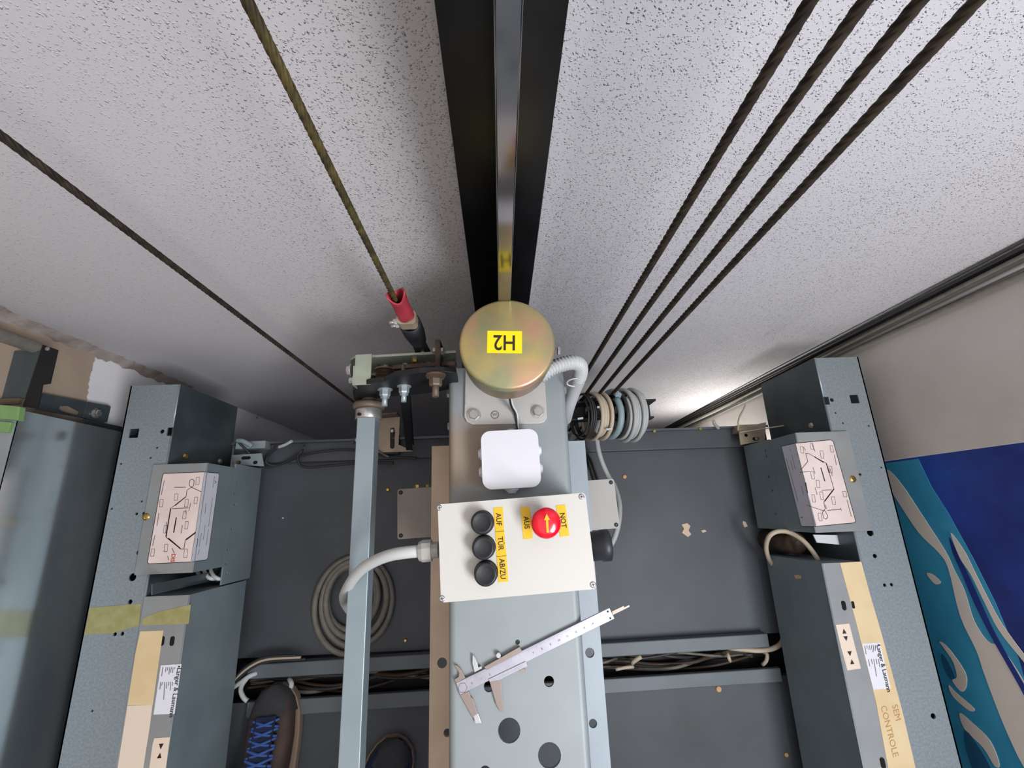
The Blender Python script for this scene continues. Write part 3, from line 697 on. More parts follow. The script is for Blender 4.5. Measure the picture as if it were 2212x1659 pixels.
# ================================================================== CABLES RIGHT OF THE BEAM END
hg = thing('cable_hanger', 'black steel channel arm holding cable loops right of the beam end', 'hanger', (.24, .225, .15))
MB().box(.085, .372, .207, .247, .150, .154).obj('channel_base', 'black_steel', hg)
MB().box(.085, .372, .243, .247, .150, .205).obj('channel_back', 'black_steel', hg)
MB().box(.085, .372, .207, .211, .150, .178).obj('channel_front', 'black_steel', hg)
hexbolt('bolt', (.352,.222,.154), UZ, .005, .004, 'bolt', hg, False)
MB().box(.322, .332, .200, .256, .145, .212).obj('white_clip', 'white_plastic', hg, .002)
def hoop_coil(label, u0, u1, n, r_, m, ry=.050, zc_=.19):
    x0 = YP(u0, 895, .215).x; x1 = YP(u1, 895, .215).x; pts = []; rr = random.Random(int(u0)); ph = rr.random()
    N_ = n*36
    for i in range(N_+1):
        t = i/N_; a = 2*math.pi*n*t + ph
        k = 1 + .10*math.sin(2.1*t*n+ph*6)
        pts.append(Vector((x0+(x1-x0)*t + .016*math.sin(a), .214 + ry*k*math.cos(a), zc_ + .046*k*math.sin(a))))
    return tag(MB().tube(pts, r_, 10).obj('cable_coil', m), label, 'cable coil', 'coils hung on the black channel arm')
hoop_coil('bundle of dark thin cables looped nearest the beam on the black arm', 1252, 1272, 4, .0024, 'cable_dark')
hoop_coil('beige cable coil tied on the black arm beside the dark thin cables', 1278, 1304, 4, .0046, 'cable_beige')
hoop_coil('teal grey hose ring looped in the middle of the black arm', 1318, 1322, 1, .0078, 'cable_teal', .052)
hoop_coil('thin black cable ring beside the teal hose ring', 1330, 1333, 1, .0034, 'cable_dark', .052)
hoop_coil('pale grey cable coil at the outer end of the black arm', 1338, 1374, 6, .0047, 'cable_grey', .056)
for u, v in ((1290,880),(1310,928),(1248,905)):
    p = Z(u, v, .235); MB().bar(p, p+Vector((.012,.001,.002)), .004, .004).obj('cable_tie', 'cable_light', hg)
cable('grey cable dropping from the coils past the right terminal box', [Z(1292,905,.17), Z(1289,945,.12), Z(1296,985,.09), Z(1312,1025,.08), Z(1328,1052,.10), Z(1338,1090,.13), Z(1336,1130,.15), Z(1326,1165,.15), Z(1312,1185,.15), Z(1290,1200,.15)], .0062, 'cable_grey', n=12)
for k, (a_, b_) in enumerate((((1270,1000),(1283,1040)),((1276,995),(1292,1040)))):
    cable(('left' if k == 0 else 'right') + ' one of two short dark cables entering the back of the right terminal box', [Z(1258,960,.05), Z(*a_, .08), Z(*b_, .30), Z(b_[0]+1, b_[1]+8, .38)], .0035, 'cable_dark')
cable('tangle of black wires crossing the rear roof edge beside the beam', [Z(1225,960,.04), Z(1245,950,.06), Z(1262,930,.09), Z(1275,915,.14), Z(1268,890,.17)], .0030, 'cable_dark')

# vertical cables in the right corner
vx = [(.884,.388,.0055),(.872,.390,.0045),(.886,.372,.0060),(.874,.377,.0040),(.886,.357,.0045),(.862,.393,.0035)]
for i, (x, y, r_) in enumerate(vx):
    rr = random.Random(i); pts = [Vector((x+.004*math.sin(z*3+i), y+.003*math.sin(z*2.3+2*i)-.003, z)) for z in [-1.6+.1*k for k in range(46)]]
    tag(MB().tube(pts, r_, 8).obj('shaft_cable', ('cable_dim','cable_dark','cable_grey','cable_dim','cable_dim','cable_dark')[i]), ('thick grey-brown cable deepest in the right shaft corner','dark cable against the back wall in the right corner bundle','thickest light grey cable on the right wall in the corner bundle','thin brownish cable in the middle of the right corner bundle','brownish cable of the corner bundle farthest along the right wall','thin dark cable of the corner bundle farthest along the back wall')[i], 'cable', 'cable bundle in the right corner')

# ================================================================== DOOR DRIVES LEFT AND RIGHT
HT = .25
def vhole(u, v, X, rr_, n=10): return circ(XP(u, v, X), rr_, n, UY, UZ)
def drive(side, Xo, Xr, Xf, Yend, names):
    s = side
    hd = thing('door_header', names['header'], 'door header', ((Xo+Xr)/2, -.3, 0), 'door headers on the car roof')
    zt = HT; T = .003
    th_ = names['top_holes']
    hl = [circ(Z(u, v, zt), r_, 12) for u, v, r_ in th_] + [rrect(Z(u, v, zt), a_, a_, .0008, UX, UY, 1) for u, v, a_ in names['sq_holes']]
    ny = Z(*names['notch'], zt).y; nd = Xr+s*.0105
    MB().prism([(Xo,-1.5,zt),(Xr,-1.5,zt),(Xr,ny-.009,zt),(nd,ny-.009,zt),(nd,ny+.009,zt),(Xr,ny+.009,zt),(Xr,Yend,zt),(Xo,Yend,zt)], (0,0,-T), hl).obj('top_plate', 'galv_spangle', hd)
    MB().box(min(Xr, Xr-s*T), max(Xr, Xr-s*T), -1.5, Yend, .022, zt).obj('inner_plate', 'galv_deep', hd)
    MB().box(min(Xo, Xo+s*-T), max(Xo, Xo+s*-T), -1.5, Yend, .0, zt).obj('outer_plate', 'galv_dark', hd)
    MB().tube([(Xr, -1.5, zt-.0012), (Xr, ny-.009, zt-.0012)], .0022, 8).tube([(Xr, ny+.009, zt-.0012), (Xr, Yend, zt-.0012)], .0022, 8).obj('folded_edge', 'galv', hd)
    MB().prism([(Xr-s*.0004,ny-.009,zt-.014),(Xr-s*.0004,ny+.009,zt-.014),(Xr-s*.0004,ny+.009,zt),(Xr-s*.0004,ny-.009,zt)], (-s*.0004,0,0)).obj('notch_gap', 'hole_dark', hd)
    for u, v, r_ in names['dents']:
        p = XP(u, v, Xr-s*.0004); MB().lathe(p, (-s,0,0), [(r_,0),(r_*.6,.0012)], 10).obj('rivet', 'galv' if r_ > .004 else 'galv_dark', hd)  # dents drawn as discs; lighter metal stands in for bright patches on larger ones
    for u, v, m_ in names['side_bolts']:
        MB().lathe(XP(u, v, Xr-s*.0005), (-s,0,0), [(.0075,0),(.0075,.003),(.005,.007)], 6, False).obj('bolt', m_, hd)
    for u, v, m_ in names['top_bolts']:
        MB().lathe(Z(u, v, zt), UZ, [(.0095,0),(.0095,.003),(.0075,.006),(.003,.008)], 20).obj('domed_bolt', m_, hd)
    return hd
left = dict(header='galvanised door header along the left edge of the roof with square punched holes',
  top_holes=((350,932,.0048),(339,967,.0024),(325,989,.0024),(261,1002,.0024),(306,1083,.0024),(241,1099,.0024),(295,1110,.0030),(310,1109,.0030),(299,1194,.0045),(286,1247,.0075),(281,1300,.0045),(248,1370,.0036),(264,1369,.0036),(199,1536,.0022)),
  sq_holes=((289,936,.020),), notch=(372,932), dents=((440,858,.004),(555,902,.004),(415,880,.003),(438,894,.009),(408,912,.006),(430,930,.005),(478,934,.006),(493,936,.004),(386,966,.004)),
  side_bolts=((397,986,'brass'),(472,997,'green_zinc')), top_bolts=((320,1116,'brass'),),
  row_holes=((514,1045),(507,1065),(508,1090),(501,1142),(492,1187),(489,1217),(490,1239)), lower_y=(-.128,.135))
rightd = dict(header='dull galvanised door header along the right edge of the roof beside the blue print',
  top_holes=((1797,864,.0045),(1805,892,.0022),(1821,914,.0022),(1877,920,.0022),(1834,988,.0022),(1845,1001,.0026),(1858,1025,.0030),(1844,1026,.0030),(1904,1010,.0022),(1865,1104,.0036),(1880,1151,.0070),(1890,1201,.0045),(1911,1264,.0034),(1926,1263,.0034),(2016,1547,.0050)),
  sq_holes=((1846,862,.020),), notch=(1775,866), dents=((1712,832,.010),(1718,870,.005),(1690,880,.003),(1735,900,.003)),
  side_bolts=((1755,919,'tan_zinc'),), top_bolts=((1838,1035,'brass'),),
  row_holes=((1653,974),(1655,986),(1660,1030),(1668,1060),(1675,1110)), lower_y=(-.060,.150))
hdl = drive(-1, -.812, -.706, -.617, .303, left)
hdr = drive(1, .845, .742, .656, .322, rightd)

def cover(label, side, Xf, Xe, y0, y1, zb, m_top, m_in, names):
    t_ = thing('drive_motor_cover', label, 'cover', ((Xf+Xe)/2, (y0+y1)/2, zb), 'folded motor covers with circuit stickers')
    z1 = HT+.006; T = .002; a_, b_ = min(Xf, Xe), max(Xf, Xe)
    MB().box(a_, b_, y0, y1, z1-T, z1).obj('top_sheet', m_top, t_)
    MB().box(min(Xf, Xf+side*T), max(Xf, Xf+side*T), y0, y1, zb, z1-.0003).obj('inner_sheet', m_in, t_)
    MB().tube([(Xf, y0, z1-.0012), (Xf, y1, z1-.0012)], .0016, 8).obj('fold', 'galv', t_)
    for y in (y0, y1-T): MB().box(min(Xf+side*T, Xf+side*.080), max(Xf+side*T, Xf+side*.080), y, y+T, zb, z1-T).obj('end_sheet', m_in, t_)
    hl = [vhole(u, v, Xf, .0036) for u, v in names['row_holes']]; lo, hi = names['lower_y']
    MB().prism([(Xf,lo,.03),(Xf,hi,.03),(Xf,hi,.149),(Xf,lo,.149)], (side*.003,0,0), hl).obj('lower_plate', m_in, t_)
    MB().box(min(Xf+side*.003, Xf+side*.08), max(Xf+side*.003, Xf+side*.08), lo, hi, .03, .033).obj('foot', 'galv_dark', t_)
    MB().box(min(Xf+side*.03, Xf+side*.07), max(Xf+side*.03, Xf+side*.07), max(lo, -.05), hi-.01, .0, .031).obj('base_rail', 'black_steel', t_)
    return t_, z1
mcl, zl = cover('left motor cover with a circuit diagram sticker folded over its edge', -1, -.617, -.729, -.090, .126, .15, 'cover_grey', 'cover_inner', left)
mcr, zr = cover('right motor cover with a circuit diagram sticker folded over its edge', 1, .656, .775, -.063, .148, .15, 'cover_grey', 'cover_inner', rightd)

def sticker(par, side, Xf, z, top_px, wrap_px, lines, scribbles, thick, wscr, boxes):
    zt = z + .0004
    body = MB().prism([Z(u, v, zt) for u, v in top_px], (0,0,.0004)).obj('sticker', 'paper_pink', par)
    wp = [XP(u, v, Xf-side*.0005) for u, v in wrap_px]
    wr = MB().prism(wp, (-side*.0004,0,0)).obj('sticker_wrap', 'paper_white', par)
    def lay(pls, wd, m_):
        tp = [[Z(u, v, zt+.0006) for u, v in pl] for pl in pls]
        strips(tp, wd, UZ, .0001).obj('diagram_print', m_, body)
    edge = top_px if True else None
    lay([[top_px[i] for i in range(len(top_px))]], .0012, 'ink_black')
    lay(lines, .0011, 'ink_black'); lay(thick, .0022, 'ink_black'); lay(scribbles, .0014, 'ink_grey')
    bx_ = []
    for (u, v, a_, b_, sk) in boxes: bx_.append([(u-a_+sk*b_*-1, v-b_), (u+a_+sk*b_*-1, v-b_), (u+a_+sk*b_, v+b_), (u-a_+sk*b_, v+b_), (u-a_+sk*b_*-1, v-b_)])
    lay(bx_, .0007, 'ink_black')
    tp = [[XP(u, v, Xf-side*.001) for u, v in pl] for pl in wscr]
    strips(tp, .0014, (-side,0,0), .0001).obj('diagram_print', 'ink_grey', wr)
    strips([wp], .0011, (-side,0,0), .0006).obj('border', 'ink_black', wr)
    return body
G = lambda L_: [(300+x/6.914, 1000+y/6.914) for x, y in L_]
sb = sticker(mcl, -1, -.617, zl, G([(980,135),(375,158),(355,185),(128,1480),(145,1508),(780,1478)]),
  G([(985,135),(1185,155),(1195,180),(1025,1420),(1000,1448),(785,1478)]),
  [G(p) for p in ([(795,240),(825,262),(820,335),(795,362),(765,350),(752,325),(760,262),(795,240)],[(790,362),(720,405),(705,500),(472,682),(435,940),(405,1110),(625,1287),(672,1287),(695,1145),(850,1030)],[(790,365),(930,430)],[(540,640),(700,510)],[(440,1125),(560,1230)],[(500,685),(740,670)],[(525,365),(700,362)])],
  [G(p) for p in ([(380,260),(335,480)],[(240,1080),(205,1240)],[(560,815),(520,1040)],[(775,600),(745,720)],[(905,650),(885,820)],[(650,930),(630,1050)],[(700,700),(690,760)],[(495,1270),(530,1350)],[(415,880),(400,1050)],[(300,750),(270,940)],[(430,1390),(445,1450)])],
  [G(p) for p in ([(475,682),(405,1105)],[(705,1150),(850,1040)],[(440,1125),(620,1280)],[(560,815),(520,1040)])],
  [G(p) for p in ([(1130,265),(1160,285),(1130,305)],[(1100,520),(1040,950)],[(1040,990),(1005,1230)],[(990,930),(960,1150)],[(935,1050),(900,1250)],[(905,1290),(880,1370)],[(1130,200),(1105,370)],[(1000,600),(985,760)])],
  [(300+x/6.914, 1000+y/6.914, a_, b_, -.12) for x, y, a_, b_ in ((878,270,3.5,8),(555,510,3.5,7),(712,600,3.5,8),(682,780,3.5,8),(712,930,3.2,8),(850,560,3.3,7),(395,990,3.4,8),(405,1270,3.4,8),(700,1350,3.6,9),(205,1340,3.5,8),(335,600,3.5,8),(855,1195,3,8))])
text('logo', 'DIS', .011, Z(373.5, 1205.5, zl+.0015), -UY, UX, 'ink_red', sb, .0002)
Gr = lambda L_: [(1640+x/6.38, 920+y/6.38) for x, y in L_]
sticker(mcr, 1, .656, zr, Gr([(500,240),(985,192),(1020,215),(1330,1310),(1315,1335),(790,1385)]),
  Gr([(497,240),(318,280),(312,300),(580,1370),(600,1385),(788,1388)]),
  [Gr(p) for p in ([(880,1175),(905,1170),(940,1230),(940,1270),(915,1285),(890,1270),(870,1200),(880,1175)],[(890,1170),(910,1140),(890,1050),(1030,870),(965,650),(925,515),(680,380),(640,380),(670,490),(570,610)],[(650,1090),(890,1170)],[(860,885),(1000,880)],[(940,1165),(1120,1150)],[(560,640),(700,630)])],
  [Gr(p) for p in ([(1035,400),(1065,540)],[(1210,1020),(1270,1250)],[(740,570),(770,660)],[(770,850),(800,950)],[(720,240),(770,350)],[(610,290),(640,340)],[(1120,1130),(1135,1170)],[(975,590),(1010,690)],[(910,1090),(930,1150)])],
  [Gr(p) for p in ([(850,575),(905,765)],[(640,780),(665,925)],[(965,650),(925,515)],[(1030,870),(900,1040)],[(760,425),(890,505)])],
  [Gr(p) for p in ([(420,320),(435,350)],[(450,400),(500,600)],[(430,470),(470,620)],[(375,450),(535,1040)],[(580,830),(610,950)],[(570,1260),(590,1270),(600,1250)])],
  [(1640+x/6.38, 920+y/6.38, a_, b_, .16) for x, y, a_, b_ in ((590,330,3,7),(725,280,3,7),(865,395,3,8),(985,600,3,7),(735,680,3.2,8),(810,800,3.2,8),(860,960,3.2,8),(750,1000,3,8),(1025,1030,3.4,8),(840,1255,3.4,8),(1000,315,3,7),(1180,940,3.5,6))])

def controller(label, side, Xf, Xr, y1):
    t_ = thing('drive_controller', label, 'controller', ((Xf+Xr)/2, -.6, 0), 'door drive controllers along the roof edges')
    z1 = HT+.004; T = .002; Xe = Xr - side*.003
    a_, b_ = min(Xf, Xe), max(Xf, Xe)
    MB().box(a_, b_, -1.5, y1, z1-T, z1).obj('top_sheet', 'cover_grey', t_)
    MB().box(min(Xf, Xf+side*T), max(Xf, Xf+side*T), -1.5, y1, .045, z1-.0003).obj('inner_sheet', 'cover_inner', t_)
    MB().box(a_+.002, b_-.002, y1-.002, y1, .045, z1-T).obj('end_sheet', 'cover_inner', t_)
    MB().box(min(Xf+side*.035, Xf+side*.075), max(Xf+side*.035, Xf+side*.075), -1.5, y1-.004, .0, .05).obj('base_rail', 'black_steel', t_)
    MB().box(a_+.002, b_-.002, -1.5, y1-.003, .045, .048).obj('bottom_sheet', 'cover_inner', t_)
    MB().tube([(Xf, -1.5, z1-.0012), (Xf, y1, z1-.0012)], .0017, 8).obj('fold', 'galv', t_)
    return t_, z1
dcl, zc1 = controller('left door drive controller with cream tape strip and maker label', -1, -.617, -.706, -.131)
dcr, zc2 = controller('right door drive controller with cream tape, arrow keypad and maker label', 1, .656, .742, -.123)
def flat(par, name, px, z, m_, th=.0005): return MB().prism([Z(u, v, z) for u, v in px], (0,0,th)).obj(name, m_, par)
P5 = lambda L_: [(x/2.968, 1100+y/2.968) for x, y in L_]
flat(dcl, 'cream_tape', P5([(900,783),(1048,777),(1030,900),(980,1255),(818,1258),(868,930)]), zc1+.0002, 'tape_cream')
flat(dcl, 'pale_tape', P5([(818,1260),(978,1255),(960,1400),(905,1750),(740,1750)]), zc1+.0002, 'tape_pale')
flat(dcl, 'olive_tape', P5([(915,700),(1010,660),(1225,610),(1210,735),(910,745)]), zc1+.0002, 'tape_olive')
flat(hdl, 'olive_tape', P5([(575,632),(905,605),(893,745),(720,795),(540,805)]), HT+.0002, 'tape_olive')
for u, v in ((1104,845),(1040,845)):
    p = P5([(u, v)])[0]; MB().prism(slot(Z(*p, zc1+.0001), .017, .0042, UY, UX), (0,0,.0003)).obj('slot_hole', 'hole_dark', dcl)
def maker_label(par, px, z, read, up_, tsize, tpx, tri, rows, qr):
    lb = flat(par, 'maker_label', px, z, 'paper_white', .0004)
    text('lettering', 'Langer & Laumann', tsize, Z(*tpx, z+.0006), read, up_, 'ink_black', lb, .0002, .92)
    flat(lb, 'triangle_mark', tri, z+.0006, 'ink_black', .0001)
    strips([[Z(u, v, z+.0006) for u, v in r_] for r_ in rows], .0013, UZ, .0002).obj('small_print', 'ink_grey', lb)
    return lb
P3 = lambda L_: [(240+x/6.405, 1400+y/6.405) for x, y in L_]
def rowset(PF, starts, ends): return [PF([a_, b_]) for a_, b_ in zip(starts, ends)]
maker_label(dcl, P3([(690,237),(975,220),(880,908),(588,920)]), zc1+.0003, (Z(371,1540,0)-Z(385,1455,0)), (Z(395,1500,0)-Z(345,1500,0)), .0118,
  P3([(888,612)])[0], P3([(922,245),(960,248),(936,275)]),
  rowset(P3, [(885,265),(860,265),(835,265),(810,265),(785,265),(760,265),(715,265),(850,465),(825,465),(800,465),(770,470),(740,470),(710,470),(685,470)], [(880,290),(850,345),(822,340),(800,365),(778,310),(752,330),(700,390),(848,520),(818,585),(795,520),(765,560),(728,715),(700,520),(675,570)]), None)
flat(dcl, 'keypad', P3([(600,1245),(820,1230),(805,1310),(755,1700),(525,1700),(575,1340)]), zc1+.0003, 'tape_pale', .0006)
for tr in ([(662,1325),(727,1320),(685,1403)], [(680,1447),(695,1522),(630,1527)]): flat(dcl, 'arrow_mark', P3(tr), zc1+.0011, 'ink_black', .0001)
P4 = lambda L_: [(1650+x/3.26, 1150+y/3.26) for x, y in L_]
flat(dcr, 'cream_tape', P4([(535,215),(685,205),(745,430),(830,720),(905,1000),(975,1260),(1100,1800),(900,1800),(790,1200),(650,640)]), zc2+.0002, 'tape_cream')
MB().prism(slot(Z(*P4([(563,515)])[0], zc2+.0001), .018, .0045, UY, UX), (0,0,.0003)).obj('slot_hole', 'hole_dark', dcr)
MB().prism(slot(Z(*P4([(628,510)])[0], zc2+.0006), .014, .003, UY, UX), (0,0,.0003)).obj('slot_hole', 'hole_dark', dcr)
MB().prism(slot(Z(*P4([(838,1625)])[0], zc2+.0006), .018, .0045, UY, UX), (0,0,.0003)).obj('slot_hole', 'hole_dark', dcr)
Q4 = lambda L_: [(1780+x/4.894, 1320+y/4.894) for x, y in L_]
kp = flat(dcr, 'keypad', Q4([(122,145),(265,130),(330,390),(388,605),(245,628),(180,390)]), zc2+.0003, 'tape_pale', .0006)
for tr in ([(207,185),(240,237),(196,240)], [(203,268),(250,265),(238,318)], [(245,428),(292,422),(278,478)], [(292,508),(322,560),(278,563)]): flat(kp, 'arrow_mark', Q4(tr), zc2+.0011, 'ink_black', .0001)
maker_label(dcr, Q4([(400,345),(590,332),(705,815),(520,830)]), zc2+.0009, (Z(1918,1480,0)-Z(1898,1395,0)), (Z(1915,1440,0)-Z(1870,1450,0)), .0118,
  Q4([(630,605)])[0], Q4([(562,350),(592,352),(578,365)]),
  rowset(Q4, [(545,360),(525,360),(505,360),(480,362),(455,365),(430,368),(575,505),(550,505),(525,508),(500,508),(470,510)], [(540,420),(518,435),(495,410),(475,410),(452,400),(445,455),(590,595),(560,560),(555,690),(512,560),(485,585)]), None)
for s_, p_ in (('SEM', (765,1075)), ('CONTROLE', (690,1268))):
    text('faded_lettering', s_, .0165, Z(*Q4([p_])[0], zc2+.0009), (Z(1950,1640,0)-Z(1915,1500,0)), (Z(1950,1560,0)-Z(1900,1575,0)), 'ink_faded', dcr, .0002, .95)

MB().prism([XP(u, v, .656-.0004) for u, v in ((1716,1243),(1724,1241),(1731,1244),(1730,1250),(1719,1250))], (-.0006,0,0)).obj('tape_scrap', 'tape_cream', dcr)
# motor, plates and cables in the gaps between cover and controller
gm = thing('drive_motor', 'dark brown round motor end under the right motor cover', 'motor', (.690,-.092,0))
mc_ = Vector((.690, -.092, 0))
MB().lathe((mc_.x, mc_.y, .004), UZ, [(.026,0),(.026,.115),(.023,.125),(.012,.126)], 28).obj('housing', 'rust', gm)
MB().lathe((mc_.x, mc_.y, .128), UZ, [(.006,0),(.006,.004)], 10).obj('shaft_end', 'brown_steel', gm)
pw = tag(MB().prism([Z(u, v, .20) for u, v in ((1757,1155),(1823,1156),(1827,1178),(1765,1172))], (0,0,-.003)).obj('sheet_tab', 'white_plastic'), 'pale sheet metal tab showing below the right motor cover', 'metal tab')
pw2 = tag(MB().prism([XP(u, v, -.650) for u, v in ((330,1262),(475,1232),(480,1250),(330,1285))], (-.003,0,0)).obj('sheet_tab', 'galv_deep'), 'dark sheet metal tab in the gap below the left motor cover', 'metal tab')
cable('beige cable looping round the brown motor end on the right', [Z(1672,1225,.05), Z(1660,1205,.08), Z(1655,1180,.11), Z(1662,1158,.14), Z(1680,1148,.15), Z(1705,1150,.16), Z(1735,1168,.18), Z(1758,1195,.19), Z(1768,1212,.19)], .0052, 'cable_beige', n=10)
cable('beige cable running along the foot of the right drive into the roof channel', [Z(1663,1215,.03), Z(1672,1260,.02), Z(1684,1310,.015), Z(1693,1355,.012), Z(1690,1385,.012), Z(1672,1400,.015), Z(1640,1405,.012), Z(1600,1402,.004), Z(1560,1397,-.01)], .0058, 'cable_beige', n=10)
for k, u in enumerate((435, 450, 465)):
    cable(('white cable nearest the left header, in the gap under the left motor cover','white cable in the middle of the gap under the left motor cover','white cable nearest the roof in the gap under the left motor cover')[k], [Z(u-12,1205,.10), Z(u-8,1236,.14), Z(u+6,1250,.15), Z(u+22,1246,.12), Z(u+34,1225,.08)], .0040, 'cable_light', n=8)
# cables in the roof trough
rr = random.Random(11)
for k in range(9):
    y0 = -.352-.0046*k; ph = rr.random()*6; m_ = ('cable_brown','cable_dark','cable_brown','cable_dim','cable_dark','cable_brown','cable_dark','cable_dim','cable_brown')[k]
    pts = [Vector((-.62+1.24*i/24, y0+.010*math.sin(i*.8+ph)+.012*(i/24), -.035+.012*math.sin(i*1.1+ph*2)+.01*rr.random())) for i in range(25)]
    cable('dark cable in the tangle lying in the roof channel', pts, .0030+.002*rr.random(), m_, group='cables in the roof channel')
for lb, px, r_ in (('bright cable stub sticking up from the roof channel right of the beam', ((1365,1432,.0),(1375,1424,.01),(1385,1418,.012)), .0055),
               ('pale cable end lying in the roof channel right beside the beam', ((1330,1446,.0),(1350,1442,.005),(1368,1440,.0)), .004),
               ('short yellowish cable end in the roof channel near the right drive', ((1571,1410,.0),(1574,1420,.012),(1577,1428,.0)), .0042),
               ('pale bent cable end at the right end of the roof channel', ((1648,1408,.0),(1657,1414,.012),(1655,1428,.01),(1647,1436,.0)), .0045),
               ('white cable stub above the toe of the shoe', ((625,1466,.005),(630,1478,.02),(626,1492,.01)), .0055)):
    cable(lb, [Z(*p) for p in px], r_, 'cable_beige' if 'white' not in lb else 'cable_light')
cable('white cable bundle bending out of the roof channel under the left drive', [Z(562,1452,.02), Z(540,1460,.035), Z(520,1474,.03), Z(500,1488,.02), Z(488,1500,.01)], .0052, 'cable_light', n=10)
cable('white cable curving down beside the shoe from the left drive', [Z(536,1462,.035), Z(524,1478,.03), Z(520,1492,.02), Z(527,1508,.01), Z(535,1514,.008)], .0052, 'cable_light', n=10)
for k in range(3):
    cable(('black','thin beige','dark')[k]+' cable crossing the roof rib beside the left drive', [Z(640+10*k,1416+k*4,.034), Z(580,1419+k*5,.036), Z(545,1432+k*5,.036), Z(515,1455+k*6,.03), Z(498,1480+k*6,.02)], .0030, ('cable_dark','cable_beige','cable_dark')[k])

# slotted clips on the rear rail beside the drives
def clip(label, px, slots, z, m_):
    t_ = thing('slotted_clip', label, 'clip', Z(*px[0], 0), 'slotted clips at the rear roof corners')
    MB().prism([Z(u, v, z) for u, v in px], (0,0,-.003), [slot(Z(u, v, z), l_, r_, UX, UY) for u, v, l_, r_ in slots]).obj('plate', m_, t_, .0005)
    xs = [Z(u, v, z).x for u, v in px]
    MB().box(min(xs)+.004, max(xs)-.004, .185, .204, .019, z-.003).obj('stand', m_, t_)
    return t_
c1 = clip('grey slotted clip at the rear corner of the roof by the left drive', ((502,983),(565,979),(570,1007),(504,1004)), ((531,989,.024,.0042),(515,999,.012,.0045),(551,999,.012,.0045)), .055, 'galv')
c2 = clip('brownish slotted clip at the rear corner of the roof by the right drive', ((1595,925),(1655,912),(1652,952),(1600,961)), ((1612,940,.010,.0045),(1633,948,.018,.0048)), .06, 'tan_zinc')
MB().cyl(Z(515,999,.054), UZ, .004, .003, 12).obj('bolt', 'brass', c1)
MB().cyl(Z(1633,948,.058), UZ, .004, .003, 12).obj('bolt', 'bolt', c2)
cable('thin bare wire standing up behind the right slotted clip', [Z(1594,930,.06), Z(1596,905,.09), Z(1606,885,.12), Z(1612,872,.14)], .0022, 'cable_beige')
cable('thin wire lying from the right slotted clip across the drive face', [Z(1597,934,.066), Z(1650,926,.08), Z(1700,918,.09), Z(1760,905,.11), Z(1777,899,.115)], .0016, 'cable_beige')
cable('short grey hose stub lying over the left slotted clip', [Z(512,952,.075), Z(525,953,.08), Z(545,964,.075)], .0060, 'cable_teal')
cable('cut grey cable end standing on the rear roof edge near the right drive', [Z(1552,925,.04), Z(1545,918,.06), Z(1541,909,.075)], .0045, 'cable_grey')
cable('pale cable end pointing up from the rear roof edge on the left', [Z(602,966,.05), Z(618,960,.06), Z(630,953,.07)], .004, 'cable_light')

# ================================================================== LANDING DOOR PARTS ON THE LEFT
lp = thing('landing_header', 'large grey metal landing door header panel at the far left', 'panel', (-.86, -.4, 0))
XLh = -.862
MB().box(XLh-.003, XLh, -1.5, .212, -.15, .42).obj('face_panel', 'landing_metal', lp)
MB().box(XLh-.05, XLh, -1.5, .212, .418, .421).obj('top_lip', 'galv', lp)
hexbolt('bolt', XP(46,904,XLh), UX, .0055, .004, 'bolt', lp, False)
def blk(name, label, px, z, th, m_, cat):
    return tag(MB().prism([Z(u, v, z) for u, v in px], (0,0,-th)).obj(name, m_, None, .001), label, cat)
blk('rubber_block', 'pale green block on the landing header at the left edge, upper one', [(-25,872),(42,878),(38,908),(-30,902)], .430, .012, 'green_plastic', 'block')
blk('rubber_block', 'pale green block on the landing header at the left edge, lower one', [(-30,908),(24,912),(16,934),(-35,930)], .428, .010, 'green_plastic', 'block')
cb_ = thing('corner_bar', 'dark steel bar and plate on the wall left of the tan patch', 'steel bar', XP(90,820,-.88))
MB().prism([Z(u, v, .40) for u, v in ((92,744),(123,755),(106,828),(90,830),(80,882),(48,878))], (0,0,-.004)).obj('bar', 'black_steel', cb_, .0006)
MB().prism([Z(u, v, .392) for u, v in ((-60,758),(88,758),(58,860),(-80,862))], (0,0,-.004)).obj('plate', 'galv_deep', cb_)
MB().prism([Z(u, v, .400) for u, v in ((-40,862),(44,860),(40,872),(-40,874))], (0,0,-.006)).obj('ledge', 'brown_steel', cb_)
hexbolt('bolt', Z(104,754,.40), UZ, .004, .003, 'bolt', cb_, False)
cp = XP(80, 752, -.895)
o = MB(); pts = [Vector((cp.x, cp.y, z)) for z in [cp.z+.004*i for i in range(180)]]
tag(o.tube(pts, [.0115+(.0006 if (i % 2) else 0) for i in range(180)], 16).obj('wall_conduit', 'cable_dim'), 'grey conduit rising in the left corner of the shaft', 'conduit')
wb = thing('wall_bracket', 'galvanised wall bracket with slot and bolt between tan patch and landing header', 'bracket', XP(160,890,-.92))
XB = -.918
pl = [(95,850),(240,878),(232,912),(190,905),(80,884)]
MB().prism([XP(u, v, XB) for u, v in pl], (-.004,0,0), [[XP(u, v, XB) for u, v in ((130,877),(150,877),(175,890),(172,899),(135,889),(128,883))]]).obj('wall_plate', 'galv_dark', wb, .0006)
MB().prism([XP(u, v, XB+.004) for u, v in ((190,868),(236,876),(226,915),(180,902))], (-.004,0,0)).obj('washer_plate', 'galv_dark', wb, .0006)
hexbolt('bolt', XP(206,893,XB+.005), UX, .0085, .008, 'bolt', wb)
MB().prism([XP(u, v, XB+.008) for u, v in ((183,905),(265,922),(262,945),(178,930))], (-.004,0,0)).obj('arm_plate', 'galv_dark', wb, .0006)
MB().prism([XP(u, v, XB+.013) for u, v in ((178,928),(222,936),(220,941),(177,933))], (-.003,0,0)).obj('arm_slot', 'hole_dark', wb)

